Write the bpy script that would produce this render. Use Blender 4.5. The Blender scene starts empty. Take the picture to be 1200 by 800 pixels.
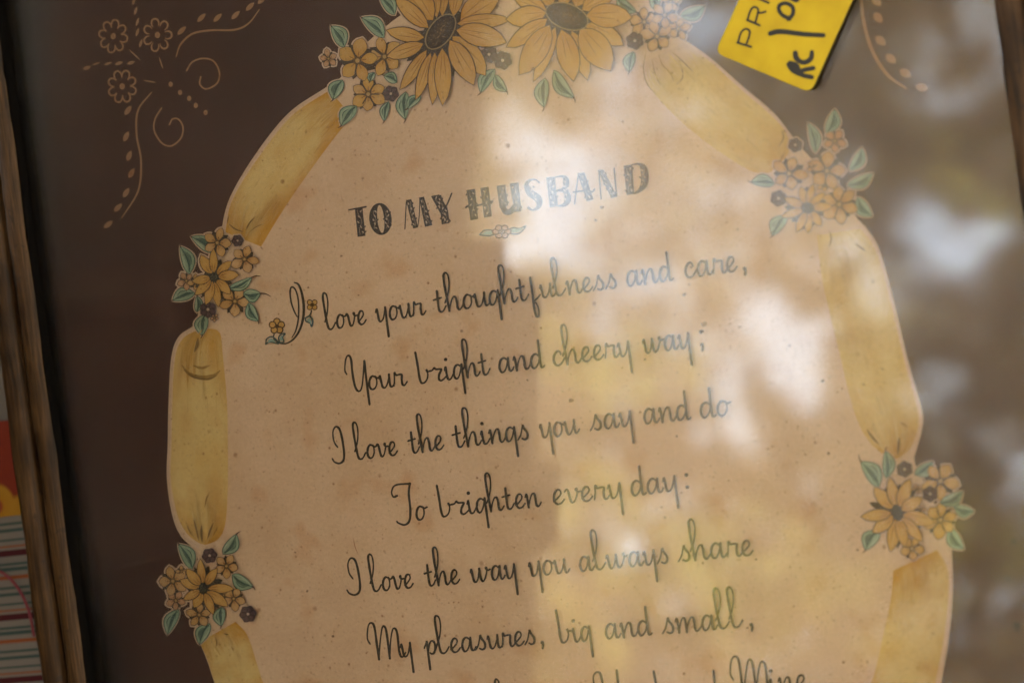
import bpy, math, random
import numpy as np
from mathutils import Matrix, Vector

# ------------------------------------------------------------------ camera
W, H = 1200.0, 800.0            # pixel grid in which the artwork was measured
F = 3500.0                      # focal length in those pixels
DIST = 0.60                     # metres to the point in the picture centre
SC = bpy.context.scene
COL = SC.collection
_X = Vector((6700, 900, 3500)).normalized()
_Y = Vector((-900, 6700, 0)).normalized()
_Z = _X.cross(_Y)
RW = Matrix((_X, _Y, _Z))       # camera space -> world (the print lies flat, z up)
CAM = RW @ Vector((0, 0, DIST))
RWT = RW.transposed()

cam_d = bpy.data.cameras.new('camera')
cam = bpy.data.objects.new('camera', cam_d)
COL.objects.link(cam)
cam.matrix_world = Matrix.Translation(CAM) @ RW.to_4x4()
cam_d.sensor_width = 36.0
cam_d.lens = F / W * 36.0
cam_d.clip_start = 0.01
cam_d.clip_end = 400.0
cam_d.dof.use_dof = True
cam_d.dof.aperture_fstop = 15.5
cam_d.dof.aperture_blades = 7
SC.camera = cam


def at(px, py, z=0.0):
    """point of the horizontal plane z that the photograph shows at (px, py)"""
    d = RW @ Vector(((px - W / 2) / F, -(py - H / 2) / F, -1.0))
    t = (z - CAM.z) / d.z
    return CAM + d * t


def project(p):
    v = RWT @ (Vector(p) - CAM)
    return (W / 2 + F * v.x / -v.z, H / 2 - F * v.y / -v.z, -v.z)


cam_d.dof.focus_distance = project(at(430, 370, 0))[2]

# ------------------------------------------------------------------ sky and sun
SUN_EL, SUN_ROT = math.radians(36), math.radians(-100)
world = bpy.data.worlds.new('World')
SC.world = world
world.use_nodes = True
nt = world.node_tree
nt.nodes.clear()
wo = nt.nodes.new('ShaderNodeOutputWorld')
bg = nt.nodes.new('ShaderNodeBackground')
sky = nt.nodes.new('ShaderNodeTexSky')
sky.sky_type = 'NISHITA'
sky.sun_disc = False
sky.sun_elevation = SUN_EL
sky.sun_rotation = SUN_ROT
sky.dust_density = 2.0
bg.inputs['Strength'].default_value = 0.12
tc = nt.nodes.new('ShaderNodeTexCoord')
ns = nt.nodes.new('ShaderNodeTexNoise')
ns.inputs['Scale'].default_value = 3.0
ns.inputs['Detail'].default_value = 6.0
rp = nt.nodes.new('ShaderNodeValToRGB')
rp.color_ramp.elements[0].position = 0.36
rp.color_ramp.elements[0].color = (0.25, 0.25, 0.25, 1)
rp.color_ramp.elements[1].position = 0.55
mx = nt.nodes.new('ShaderNodeMixRGB')
mx.inputs['Color2'].default_value = (36.0, 40.0, 44.0, 1)      # sunlit cloud, in the sky texture's units
nt.links.new(tc.outputs['Generated'], ns.inputs['Vector'])
nt.links.new(ns.outputs['Fac'], rp.inputs['Fac'])
nt.links.new(rp.outputs['Color'], mx.inputs['Fac'])
nt.links.new(sky.outputs['Color'], mx.inputs['Color1'])
nt.links.new(mx.outputs['Color'], bg.inputs['Color'])
nt.links.new(bg.outputs['Background'], wo.inputs['Surface'])

sun_d = bpy.data.lights.new('sun', 'SUN')
sun_d.energy = 5.0
sun_d.angle = math.radians(0.5)
sun_d.color = (1.0, 0.95, 0.86)
sun = bpy.data.objects.new('sun', sun_d)
COL.objects.link(sun)
SUN_DIR = Vector((math.sin(SUN_ROT) * math.cos(SUN_EL), math.cos(SUN_ROT) * math.cos(SUN_EL), math.sin(SUN_EL)))
sun.rotation_euler = SUN_DIR.to_track_quat('Z', 'Y').to_euler()
sun.location = SUN_DIR * 20

SC.view_settings.view_transform = 'Standard'
SC.view_settings.look = 'None'
SC.view_settings.gamma = 1.0
SC.view_settings.use_curve_mapping = False
SC.view_settings.exposure = 1.56
SC.render.engine = 'CYCLES'
SC.cycles.transparent_max_bounces = 16
SC.cycles.max_bounces = 6

rng = random.Random(11)
nrng = np.random.default_rng(5)


# ------------------------------------------------------------------ helpers
def tag(o, label=None, cat=None, group=None, kind=None):
    if label: o['label'] = label
    if cat: o['category'] = cat
    if group: o['group'] = group
    if kind: o['kind'] = kind
    return o


def empty(name, loc, parent=None):
    o = bpy.data.objects.new(name, None)
    o.empty_display_size = 0.05
    COL.objects.link(o)
    o.location = loc
    if parent: o.parent = parent
    return o


def mesh_obj(name, verts, faces, mat, parent=None, cols=None, smooth=False):
    me = bpy.data.meshes.new(name)
    me.from_pydata([tuple(v) for v in verts], [], faces)
    if cols is not None:
        ca = me.color_attributes.new('Col', 'FLOAT_COLOR', 'POINT')
        ca.data.foreach_set('color', [c for col in cols for c in (col[0], col[1], col[2], 1.0)])
    if smooth:
        me.polygons.foreach_set('use_smooth', [True] * len(me.polygons))
    me.materials.append(mat)
    me.update()
    o = bpy.data.objects.new(name, me)
    COL.objects.link(o)
    if parent: o.parent = parent
    return o


def new_mat(name, rough=0.7, spec=0.3):
    m = bpy.data.materials.new(name)
    m.use_nodes = True
    b = m.node_tree.nodes['Principled BSDF']
    b.inputs['Roughness'].default_value = rough
    b.inputs['Specular IOR Level'].default_value = spec
    return m, m.node_tree, b


def N(t, kind, **kw):
    n = t.nodes.new(kind)
    for k, v in kw.items():
        if k.startswith('i_'):
            n.inputs[k[2:].replace('_', ' ')].default_value = v
        else:
            setattr(n, k, v)
    return n


def math_node(t, op, a, b=None, clamp=False):
    n = t.nodes.new('ShaderNodeMath')
    n.operation = op
    n.use_clamp = clamp
    for i, s in enumerate((a, b)):
        if s is None: continue
        if isinstance(s, (int, float)): n.inputs[i].default_value = s
        else: t.links.new(s, n.inputs[i])
    return n.outputs[0]


def mixc(t, fac, a, b, blend='MIX'):
    n = t.nodes.new('ShaderNodeMixRGB')
    n.blend_type = blend
    for i, s in enumerate((fac, a, b)):
        if isinstance(s, (int, float)): n.inputs[i].default_value = s
        elif isinstance(s, tuple): n.inputs[i].default_value = (*s, 1) if len(s) == 3 else s
        else: t.links.new(s, n.inputs[i])
    return n.outputs[0]


def ramp(t, fac, stops):
    n = t.nodes.new('ShaderNodeValToRGB')
    e = n.color_ramp.elements
    while len(e) < len(stops): e.new(0.5)
    for el, (p, c) in zip(e, stops):
        el.position = p
        el.color = (c, c, c, 1) if isinstance(c, (int, float)) else (*c, 1)
    t.links.new(fac, n.inputs[0])
    return n.outputs[0]


# ------------------------------------------------------------------ printed paper
def paper_common(t, b, col):
    """paper grain, aged mottling, foxing specks and dirt shared by all printed surfaces"""
    g = N(t, 'ShaderNodeTexCoord')
    grain = N(t, 'ShaderNodeTexNoise', i_Scale=1400.0, i_Detail=3.0)
    t.links.new(g.outputs['Object'], grain.inputs['Vector'])
    mott = N(t, 'ShaderNodeTexNoise', i_Scale=38.0, i_Detail=5.0, i_Roughness=0.6)
    t.links.new(g.outputs['Object'], mott.inputs['Vector'])
    c = mixc(t, 1.0, col, ramp(t, grain.outputs['Fac'], [(0.25, (0.90, 0.90, 0.89)), (0.75, (1.03, 1.03, 1.02))]), 'MULTIPLY')
    c = mixc(t, 1.0, c, ramp(t, mott.outputs['Fac'], [(0.3, (0.88, 0.83, 0.75)), (0.65, (1.03, 1.03, 1.03))]), 'MULTIPLY')
    # specks: three sizes of scattered foxing
    for sc, th, tint, keep in ((420.0, 0.17, (0.30, 0.17, 0.08), 0.70), (150.0, 0.10, (0.33, 0.17, 0.07), 0.62), (900.0, 0.23, (0.42, 0.30, 0.2), 0.60)):
        v = N(t, 'ShaderNodeTexVoronoi', i_Scale=sc)
        t.links.new(g.outputs['Object'], v.inputs['Vector'])
        d = ramp(t, v.outputs['Distance'], [(th * 0.45, 1.0), (th, 0.0)])
        sep = N(t, 'ShaderNodeSeparateColor')
        t.links.new(v.outputs['Color'], sep.inputs[0])
        pick = math_node(t, 'GREATER_THAN', sep.outputs[0], keep)
        amt = math_node(t, 'MULTIPLY', math_node(t, 'MULTIPLY', d, pick), 0.8)
        amt = math_node(t, 'MULTIPLY', amt, sep.outputs[1])
        c = mixc(t, amt, c, mixc(t, 1.0, c, tint, 'MULTIPLY'))
    # soft foxing blooms
    bl = N(t, 'ShaderNodeTexNoise', i_Scale=95.0, i_Detail=2.0)
    t.links.new(g.outputs['Object'], bl.inputs['Vector'])
    c = mixc(t, ramp(t, bl.outputs['Fac'], [(0.58, 0.0), (0.74, 0.45)]), c, mixc(t, 1.0, c, (0.80, 0.56, 0.33), 'MULTIPLY'))
    t.links.new(c, b.inputs['Base Color'])
    bump = N(t, 'ShaderNodeBump', i_Strength=0.25, i_Distance=0.0001)
    t.links.new(grain.outputs['Fac'], bump.inputs['Height'])
    t.links.new(bump.outputs[0], b.inputs['Normal'])


def ink_material():
    m, t, b = new_mat('printed_ink', 0.75, 0.2)
    a = N(t, 'ShaderNodeVertexColor', layer_name='Col')
    paper_common(t, b, a.outputs['Color'])
    return m


INK = ink_material()

CREAM = (0.73, 0.525, 0.355)
HALO = (0.66, 0.475, 0.345)
BROWN = (0.064, 0.0220, 0.0130)
DARK = (0.075, 0.052, 0.034)
GOLD = (0.63, 0.375, 0.095)
GOLD_D = (0.52, 0.255, 0.045)
PEACH = (0.64, 0.39, 0.15)
PEACH_D = (0.46, 0.23, 0.07)
PINK = (0.60, 0.32, 0.17)
LEAF = (0.27, 0.385, 0.29)
LEAF_D = (0.055, 0.115, 0.095)
VIOLET = (0.075, 0.045, 0.050)
TAN = (0.40, 0.215, 0.115)
YEL = (0.75, 0.56, 0.235)
OCH = (0.60, 0.315, 0.042)


def mixv(a, b, f):
    return tuple(a[i] * (1 - f) + b[i] * f for i in range(3))


def spline(pts, n=8, closed=False):
    P = [tuple(map(float, p)) for p in pts]
    if len(P) < 3 and not closed:
        return [tuple(P[0][k] * (1 - i / n) + P[-1][k] * i / n for k in range(len(P[0]))) for i in range(n + 1)]
    out = []
    m = len(P)
    segs = m if closed else m - 1
    for i in range(segs):
        p1, p2 = P[i], P[(i + 1) % m]
        p0 = P[i - 1] if (i > 0 or closed) else tuple(2 * a - b for a, b in zip(p1, p2))
        p3 = P[(i + 2) % m] if (i + 2 < m or closed) else tuple(2 * b - a for a, b in zip(p1, p2))
        for k in range(n):
            t = k / n
            out.append(tuple(0.5 * (2 * b + (c - a) * t + (2 * a - 5 * b + 4 * c - d) * t * t + (3 * b - a - 3 * c + d) * t ** 3)
                             for a, b, c, d in zip(p0, p1, p2, p3)))
    if not closed: out.append(P[-1])
    return out


UM = 1e-6


class Ink:
    """flat printed shapes on the card, each laid a few microns above the one below"""
    def __init__(s, z, dz=5):
        s.z = z
        s.dz = dz
        s.v, s.f, s.c = [], [], []

    def step(s, k=None):
        s.z += (k or s.dz) * UM

    def fan(s, pts, col, mid=None, midcol=None):
        s.step()
        i0 = len(s.v)
        mid = mid or (sum(p[0] for p in pts) / len(pts), sum(p[1] for p in pts) / len(pts))
        s.v.append(at(mid[0], mid[1], s.z)); s.c.append(midcol or col)
        for p in pts:
            s.v.append(at(p[0], p[1], s.z)); s.c.append(col if not callable(col) else col(p))
        n = len(pts)
        for k in range(n):
            s.f.append((i0, i0 + 1 + k, i0 + 1 + (k + 1) % n))

    def ngon(s, pts, col):
        s.step()
        i0 = len(s.v)
        for p in pts:
            s.v.append(at(p[0], p[1], s.z)); s.c.append(col)
        s.f.append(tuple(range(i0, i0 + len(pts))))

    def grid(s, A, B, nv, colf):
        """strip between two equally sampled curves"""
        s.step()
        i0 = len(s.v)
        n = len(A)
        for i in range(n):
            for j in range(nv + 1):
                v = j / nv
                x = A[i][0] * (1 - v) + B[i][0] * v
                y = A[i][1] * (1 - v) + B[i][1] * v
                s.v.append(at(x, y, s.z)); s.c.append(colf(i / (n - 1), v))
        for i in range(n - 1):
            for j in range(nv):
                a = i0 + i * (nv + 1) + j
                s.f.append((a, a + 1, a + nv + 2, a + nv + 1))

    def stroke(s, pts, w, col, n=8, raw=False, taper=None):
        """a pen stroke; w is a width in pixels or one width per control point"""
        s.step()
        if isinstance(w, (list, tuple)):
            P = spline([(*p, ww) for p, ww in zip(pts, w)], n)
        else:
            P = [(*p, w) for p in (pts if raw else spline(pts, n))]
        m = len(P)
        i0 = len(s.v)
        z = s.z
        L, R = [], []
        for i, (x, y, ww) in enumerate(P):
            a, b = P[max(i - 1, 0)], P[min(i + 1, m - 1)]
            dx, dy = b[0] - a[0], b[1] - a[1]
            l = math.hypot(dx, dy) or 1
            nx, ny = -dy / l * ww / 2, dx / l * ww / 2
            if taper:
                u = i / (m - 1)
                q = min(1, u / taper + 0.25, (1 - u) / taper + 0.25)
                nx *= q; ny *= q
            zz = z + i * 0.4 * UM
            s.v.append(at(x + nx, y + ny, zz)); s.v.append(at(x - nx, y - ny, zz))
            cc = col(i / (m - 1)) if callable(col) else col
            s.c += [cc, cc]
            if i: s.f.append((i0 + 2 * i - 2, i0 + 2 * i - 1, i0 + 2 * i + 1, i0 + 2 * i))
        for e, sg in ((0, -1), (m - 1, 1)):        # round ends
            x, y, ww = P[e]
            if taper: ww *= 0.25
            a, b = P[max(e - 1, 0)], P[min(e + 1, m - 1)]
            ang = math.atan2(b[1] - a[1], b[0] - a[0])
            zz = z + (e * 0.4) * UM
            c0 = len(s.v)
            cc = col(e / (m - 1)) if callable(col) else col
            for k in range(5):
                th = ang + sg * math.pi / 2 + (k / 4 - 0.0) * math.pi * (-1) * 1.0
                th = ang + (-math.pi / 2 + k * math.pi / 4) + (math.pi if sg < 0 else 0)
                s.v.append(at(x + math.cos(th) * ww / 2, y + math.sin(th) * ww / 2, zz)); s.c.append(cc)
            s.f.append(tuple(range(c0, c0 + 5)))
        s.z = z + m * 0.4 * UM

    def dot(s, x, y, r, col, ry=None, ang=0):
        s.fan(ellipse(x, y, r, ry or r, ang, 12), col)

    def obj(s, name, parent):
        if not s.f: return None
        return mesh_obj(name, s.v, s.f, INK, parent, s.c)


def ellipse(x, y, rx, ry, ang, n=20):
    ca, sa = math.cos(math.radians(ang)), math.sin(math.radians(ang))
    return [(x + rx * math.cos(2 * math.pi * k / n) * ca - ry * math.sin(2 * math.pi * k / n) * sa,
             y + rx * math.cos(2 * math.pi * k / n) * sa + ry * math.sin(2 * math.pi * k / n) * ca) for k in range(n)]


# ------------------------------------------------------------------ the frame, card and glass
# rail cross-section solved from the left rail in the picture
yp = 620
x_in = at(97, yp, 0).x
h_lip = 0.0065
while project((x_in, at(97, yp, 0).y, h_lip))[0] > 79 and h_lip < 0.012: h_lip += 0.0001
x_right = at(1180, 60, h_lip).x - 0.0012
y_top = at(600, -150, 0).y
y_bot = at(600, 1010, 0).y
FR = empty('picture_frame', ((x_in + x_right) / 2, (y_top + y_bot) / 2, -0.014))
tag(FR, 'old brown wooden picture frame holding a To My Husband verse print behind glass', 'picture frame')
ORG = Vector(FR.location)


def under(o, parent=None):
    """keep world placement while parenting"""
    p = parent or FR
    o.parent = p
    off = Vector((0, 0, 0))
    q = p
    while q is not None:
        off += Vector(q.location)
        q = q.parent
    o.location = Vector(o.location) - off
    return o


def wood_material(name, dark, light, rough=0.45):
    m, t, b = new_mat(name, rough, 0.18)
    g = N(t, 'ShaderNodeTexCoord')
    mp = N(t, 'ShaderNodeMapping')
    mp.inputs['Scale'].default_value = (1500, 75, 1500)
    t.links.new(g.outputs['Object'], mp.inputs['Vector'])
    n1 = N(t, 'ShaderNodeTexNoise', i_Scale=1.0, i_Detail=6.0, i_Roughness=0.65)
    t.links.new(mp.outputs[0], n1.inputs['Vector'])
    n2 = N(t, 'ShaderNodeTexNoise', i_Scale=60.0, i_Detail=4.0)
    t.links.new(g.outputs['Object'], n2.inputs['Vector'])
    c = ramp(t, n1.outputs['Fac'], [(0.36, dark), (0.62, light)])
    c = mixc(t, ramp(t, n2.outputs['Fac'], [(0.42, 0.0), (0.6, 0.85)]), c, mixc(t, 1.0, c, (0.42, 0.38, 0.34), 'MULTIPLY'))
    n3 = N(t, 'ShaderNodeTexNoise', i_Scale=420.0, i_Detail=2.0)
    t.links.new(g.outputs['Object'], n3.inputs['Vector'])
    c = mixc(t, ramp(t, n3.outputs['Fac'], [(0.66, 0.0), (0.72, 0.7)]), c, (0.02, 0.012, 0.007))
    t.links.new(c, b.inputs['Base Color'])
    bump = N(t, 'ShaderNodeBump', i_Strength=0.5, i_Distance=0.0004)
    t.links.new(n1.outputs['Fac'], bump.inputs['Height'])
    t.links.new(bump.outputs[0], b.inputs['Normal'])
    return m


WOOD = wood_material('frame_wood', (0.022, 0.0115, 0.0045), (0.075, 0.038, 0.0145))
WOOD_R = WOOD
LINER, lt, lb = new_mat('black_liner', 0.95, 0.02)
lb.inputs['Base Color'].default_value = (0.005, 0.004, 0.003, 1)

# profile: (distance outward from the sight edge, height)
band = [(0.0, h_lip - 0.0004), (0.0006, h_lip), (0.0022, h_lip + 0.0003), (0.0040, h_lip), (0.0049, h_lip - 0.0005), (0.0051, h_lip - 0.0060)]
bead = [(0.0052, h_lip - 0.0060), (0.0064, h_lip - 0.0060), (0.0066, h_lip - 0.0026)] + \
       [(0.0066 + 0.0029 * (1 - math.cos(a)), h_lip - 0.0018 + 0.0010 * math.sin(a)) for a in np.linspace(0.3, math.pi - 0.3, 7)] + \
       [(0.0127, h_lip - 0.0050), (0.0129, -0.0130)]
lip = [(0.0, 0.0), (-0.0002, 0.0008), (0.0, h_lip - 0.0004)]


def rail(profile, name, mat, side, parent):
    """sweep a profile along one side with mitred corners, slightly irregular edge"""
    vs, fs = [], []
    K = 60
    for k in range(K + 1):
        u = k / K
        for j, (o, z) in enumerate(profile):
            wob = 0.00012 * math.sin(37 * u + j * 1.7) + nrng.normal(0, 0.00005)
            if side in ('l', 'r'):
                y0, y1 = y_bot - o, y_top + o
                x = (x_in - o - wob) if side == 'l' else (x_right + o + wob)
                vs.append((x, y0 + (y1 - y0) * u, z + wob * 0.5))
            else:
                x0, x1 = x_in - o, x_right + o
                y = (y_top + o + wob) if side == 't' else (y_bot - o - wob)
                vs.append((x0 + (x1 - x0) * u, y, z + wob * 0.5))
    m = len(profile)
    for k in range(K):
        for j in range(m - 1):
            a = k * m + j
            fs.append((a, a + 1, a + m + 1, a + m))
    o = mesh_obj(name, vs, fs, mat, None, smooth=True)
    return under(o, parent)


for side in 'lrtb':
    r = empty('rail', ((0, 0, 0)), FR)
    r.location = Vector({'l': (x_in, 0, 0), 'r': (x_right, 0, 0), 't': (0, y_top, 0), 'b': (0, y_bot, 0)}[side]) - ORG
    rail(band, 'inner_band', WOOD, side, r)
    rail(bead, 'outer_bead', WOOD, side, r)
    rail(lip, 'black_lip', LINER, side, r)

bk = mesh_obj('backing_board', [(x_in - 0.011, y_bot - 0.011, -0.0125), (x_right + 0.011, y_bot - 0.011, -0.0125), (x_right + 0.011, y_top + 0.011, -0.0125), (x_in - 0.011, y_top + 0.011, -0.0125),
                                (x_in - 0.011, y_bot - 0.011, -0.0008), (x_right + 0.011, y_bot - 0.011, -0.0008), (x_right + 0.011, y_top + 0.011, -0.0008), (x_in - 0.011, y_top + 0.011, -0.0008)],
              [(3, 2, 1, 0), (4, 5, 6, 7), (0, 1, 5, 4), (1, 2, 6, 5), (2, 3, 7, 6), (3, 0, 4, 7)], LINER)
under(bk)

# the brown printed card
CARD, ct, cb = new_mat('brown_printed_card', 0.7, 0.25)
wn = N(ct, 'ShaderNodeTexNoise', i_Scale=22.0, i_Detail=7.0, i_Roughness=0.7)
wg = N(ct, 'ShaderNodeTexCoord')
ct.links.new(wg.outputs['Object'], wn.inputs['Vector'])
paper_common(ct, cb, ramp(ct, wn.outputs['Fac'], [(0.32, tuple(c * .72 for c in BROWN)), (0.52, BROWN), (0.72, tuple(c * 1.35 for c in BROWN))]))
e = 0.0015
PR = mesh_obj('print', [(x_in - e, y_bot - e, 0), (x_right + e, y_bot - e, 0), (x_right + e, y_top + e, 0), (x_in - e, y_top + e, 0),
                        (x_in - e, y_bot - e, -0.0006), (x_right + e, y_bot - e, -0.0006), (x_right + e, y_top + e, -0.0006), (x_in - e, y_top + e, -0.0006)],
              [(0, 1, 2, 3), (7, 6, 5, 4), (0, 4, 5, 1), (1, 5, 6, 2), (2, 6, 7, 3), (3, 7, 4, 0)], CARD)
under(PR)
PR['label'] = 'dark brown card printed with a cream oval, yellow ribbons and flowers'


def art(ink, name, label=None):
    o = ink.obj(name, None)
    under(o, PR)
    if label: o['label'] = label
    return o


Z0 = 30 * UM
# cream oval
oval = [(800, 46), (830, 67), (870, 102), (905, 132), (928, 160), (950, 185), (985, 220), (1002, 252), (1012, 264), (1029, 290), (1044, 340), (1063, 420),
        (1080, 480), (1080, 503), (1071, 535), (1085, 570), (1105, 610), (1114, 640), (1116, 700), (1108, 770), (1092, 840), (1040, 960), (700, 1030), (400, 980), (285, 880), (254, 806),
        (240, 765), (228, 735), (222, 700), (232, 665), (228, 644), (212, 628), (202, 602), (196, 560), (197, 520), (198, 470), (201, 420), (209, 396),
        (228, 380), (238, 345), (258, 300), (260, 268), (269, 233), (298, 183), (338, 133), (383, 102), (402, 88), (430, 50), (500, 0), (600, -30), (740, -20), (785, 10)]
k = Ink(Z0)
k.ngon(spline(oval, 4, True), CREAM)
art(k, 'oval_panel', 'cream oval panel behind the verse')

# pale rim of the oval (paper left between the inks)
k = Ink(Z0 + 10 * UM)
for seg in ([(800, 47), (830, 68), (870, 103), (905, 133), (927, 160)], [(1012, 265), (1028, 290), (1043, 340), (1062, 420), (1079, 480), (1079, 503), (1070, 535)],
            [(1114, 640), (1115, 700), (1107, 770), (1091, 840)], [(232, 640), (213, 626), (203, 602), (197, 560), (198, 520), (199, 470), (202, 420), (210, 396), (226, 384)],
            [(262, 270), (270, 234), (299, 184), (339, 134), (383, 104)], [(256, 806), (241, 765), (232, 745)]):
    k = Ink(Z0 + 10 * UM)
    k.stroke(seg, 3.0, HALO)
    art(k, 'oval_rim')


def hash2(x, y):
    v = math.sin(x * 12.9898 + y * 78.233) * 43758.5453
    return v - math.floor(v)


def vnoise(x, y):
    xi, yi = math.floor(x), math.floor(y)
    fx, fy = x - xi, y - yi
    fx, fy = fx * fx * (3 - 2 * fx), fy * fy * (3 - 2 * fy)
    return ((hash2(xi, yi) * (1 - fx) + hash2(xi + 1, yi) * fx) * (1 - fy) + (hash2(xi, yi + 1) * (1 - fx) + hash2(xi + 1, yi + 1) * fx) * fy)


def resample(pts, n):
    P = spline(pts, 10)
    d = [0]
    for a, b in zip(P, P[1:]): d.append(d[-1] + math.hypot(b[0] - a[0], b[1] - a[1]))
    return [tuple(np.interp(t, d, [p[c] for p in P]) for c in (0, 1)) for t in np.linspace(0, d[-1], n)]


def ribbon(A, B, label, e0=0.8, e1=0.8, edge=0.35, seed=0, strokes=()):
    """yellow banner piece: ochre at the two gathered ends and along the edges, pale between"""
    def colf(u, v):
        f = 0.02 + e0 * max(0, 1 - u / 0.30) ** 1.3 + e1 * max(0, 1 - (1 - u) / 0.30) ** 1.3
        f += edge * (max(0, 1 - v / 0.15) * 0.5 + 1.5 * max(0, 1 - (1 - v) / 0.38))
        f += 0.55 * (vnoise(u * 7 + seed, v * 4 + seed) - 0.5) + 0.22 * (vnoise(u * 22 + seed, v * 9) - 0.5)
        f = min(1, max(0, f))
        return mixv(YEL, OCH, f)
    k = Ink(Z0 + 60 * UM)
    k.grid(resample(A, 44), resample(B, 44), 14, colf)
    RA, RB = resample(A, 44), resample(B, 44)
    for q_ in range(60):
        endl = rng.random() < .5
        u0 = rng.uniform(0, .12) if endl else 1 - rng.uniform(.10, .32)
        u1 = u0 + rng.uniform(.08, .2)
        v0 = rng.uniform(.06, .94); v1 = v0 + (.5 - v0) * rng.uniform(-.15, .25)
        if rng.random() < .3:
            u0 = rng.uniform(.1, .8); u1 = u0 + rng.uniform(.05, .12); v1 = v0
        P_ = []
        for i_ in range(5):
            u_, v_ = u0 + (min(u1, .98) - u0) * i_ / 4, v0 + (v1 - v0) * i_ / 4
            ii = min(42, int(u_ * 43)); fr_ = u_ * 43 - ii
            a_ = [RA[ii][c] * (1 - fr_) + RA[ii + 1][c] * fr_ for c in (0, 1)]
            b_ = [RB[ii][c] * (1 - fr_) + RB[ii + 1][c] * fr_ for c in (0, 1)]
            P_.append((a_[0] * (1 - v_) + b_[0] * v_, a_[1] * (1 - v_) + b_[1] * v_))
        base_c = colf(u0 + .03, v0)
        k.stroke(P_, rng.uniform(.8, 2.2), mixv(base_c, (0.30, 0.19, 0.05) if rng.random() < .6 else (0.74, 0.60, 0.34), rng.uniform(.08, .22)), n=2, taper=.5)
    for pts, w, colr in strokes:
        k.stroke(pts, w, colr, taper=0.4)
    art(k, 'ribbon', label)


SMK = (0.24, 0.15, 0.05)
SMK2 = (0.38, 0.24, 0.07)
ribbon([(386, 106), (342, 136), (302, 186), (272, 235), (264, 272)], [(412, 136), (384, 172), (348, 222), (322, 262), (306, 289)],
       'yellow ribbon piece at the upper left of the oval', 1.0, 0.8, 0.5, 1,
       [([(268, 262), (275, 268), (285, 272)], 1.6, SMK), ([(288, 270), (292, 262), (299, 254)], 1.8, SMK), ([(266, 262), (268, 252)], 1.2, SMK), ([(292, 272), (300, 266), (310, 262)], 1.3, SMK2)])
ribbon([(232, 386), (214, 397), (205, 420), (202, 470), (201, 520), (200, 560), (207, 600), (217, 622), (230, 634), (240, 638)], [(248, 385), (258, 390), (261, 415), (266, 470), (267, 520), (267, 570), (265, 606), (261, 624), (252, 634), (240, 638)],
       'long yellow ribbon piece on the left side of the oval', 0.9, 0.85, 0.2, 2,
       [([(228, 412), (231, 404), (232, 396)], 3.6, SMK), ([(213, 428), (222, 438), (236, 442), (250, 440), (258, 434)], 4.5, SMK2), ([(216, 434), (228, 442), (244, 444), (254, 440)], 2.4, SMK), ([(226, 428), (236, 431), (246, 428)], 3.2, SMK2),
        ([(227, 608), (230, 620), (233, 633)], 2.0, SMK), ([(236, 615), (236, 625), (237, 635)], 2.6, SMK), ([(250, 612), (246, 622), (243, 632)], 2.0, SMK), ([(218, 612), (222, 622), (227, 629)], 1.6, SMK2),
        ([(240, 594), (242, 584), (245, 578)], 1.8, SMK2), ([(255, 617), (250, 627)], 1.4, SMK2)])
ribbon([(234, 752), (243, 772), (252, 800), (268, 840)], [(276, 728), (290, 744), (302, 780), (318, 830)], 'yellow ribbon piece running off the lower left', 0.8, 0.1, 0.25, 3,
       [([(252, 745), (254, 752), (253, 758)], 1.4, SMK2), ([(262, 742), (268, 743)], 1.4, SMK), ([(271, 757), (274, 762)], 1.4, SMK2)])
ribbon([(801, 51), (830, 71), (868, 105), (903, 135), (921, 156), (925, 176), (912, 195)], [(753, 78), (762, 104), (803, 147), (852, 184), (882, 201), (900, 203), (912, 195)], 'broad yellow ribbon piece at the upper right of the oval', 0.0, 0.85, 0.1, 4,
       [([(912, 172), (918, 162), (916, 152)], 2.0, SMK2), ([(905, 196), (914, 188), (920, 178)], 1.4, SMK2)])
ribbon([(1008, 268), (1025, 292), (1040, 340), (1059, 420), (1075, 480), (1075, 503), (1066, 526), (1052, 537)], [(957, 276), (965, 335), (983, 410), (996, 465), (1008, 500), (1022, 521), (1037, 533), (1052, 537)],
       'pale yellow ribbon piece on the right side of the oval', 0.1, 0.8, 0.15, 5,
       [([(1054, 512), (1053, 522), (1052, 532)], 3.0, SMK), ([(1016, 503), (1022, 512), (1030, 520)], 2.6, SMK), ([(1064, 500), (1054, 494)], 1.8, SMK2), ([(972, 270), (974, 280), (971, 290)], 2.2, SMK2), ([(1003, 286), (1010, 291), (1014, 294)], 2.4, SMK2)])
ribbon([(1098, 644), (1110, 666), (1111, 700), (1104, 760), (1088, 835)], [(1047, 668), (1044, 700), (1036, 740), (1024, 790), (1008, 840)], 'yellow ribbon piece below the lower right flowers', 0.8, 0.1, 0.25, 6)

# pale cream folds at the head of the broad right ribbon
k = Ink(Z0 + 90 * UM)
k.grid(resample([(801, 50), (815, 60), (832, 73)], 14), resample([(751, 76), (757, 92), (768, 110)], 14), 8, lambda u, v: mixv(HALO, YEL, max(0, u * 1.3 - 0.3)))
for pts in ([(757, 62), (754, 80), (758, 98), (770, 112)], [(772, 64), (776, 76), (784, 84), (790, 96)], [(786, 60), (800, 72), (812, 84)], [(797, 72), (800, 90), (792, 100)], [(764, 70), (768, 88), (774, 100)]):
    k.stroke(pts, 1.3, (0.40, 0.27, 0.15), taper=0.4)
art(k, 'ribbon_fold')

# ------------------------------------------------------------------ flowers and leaves of the bouquets
HALOS = {c: Ink(Z0 + 130 * UM, 0.7) for c in ((430, 70), (520, 40), (665, 20), (775, 25), (250, 325), (240, 690), (960, 200), (1070, 590))}


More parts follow.
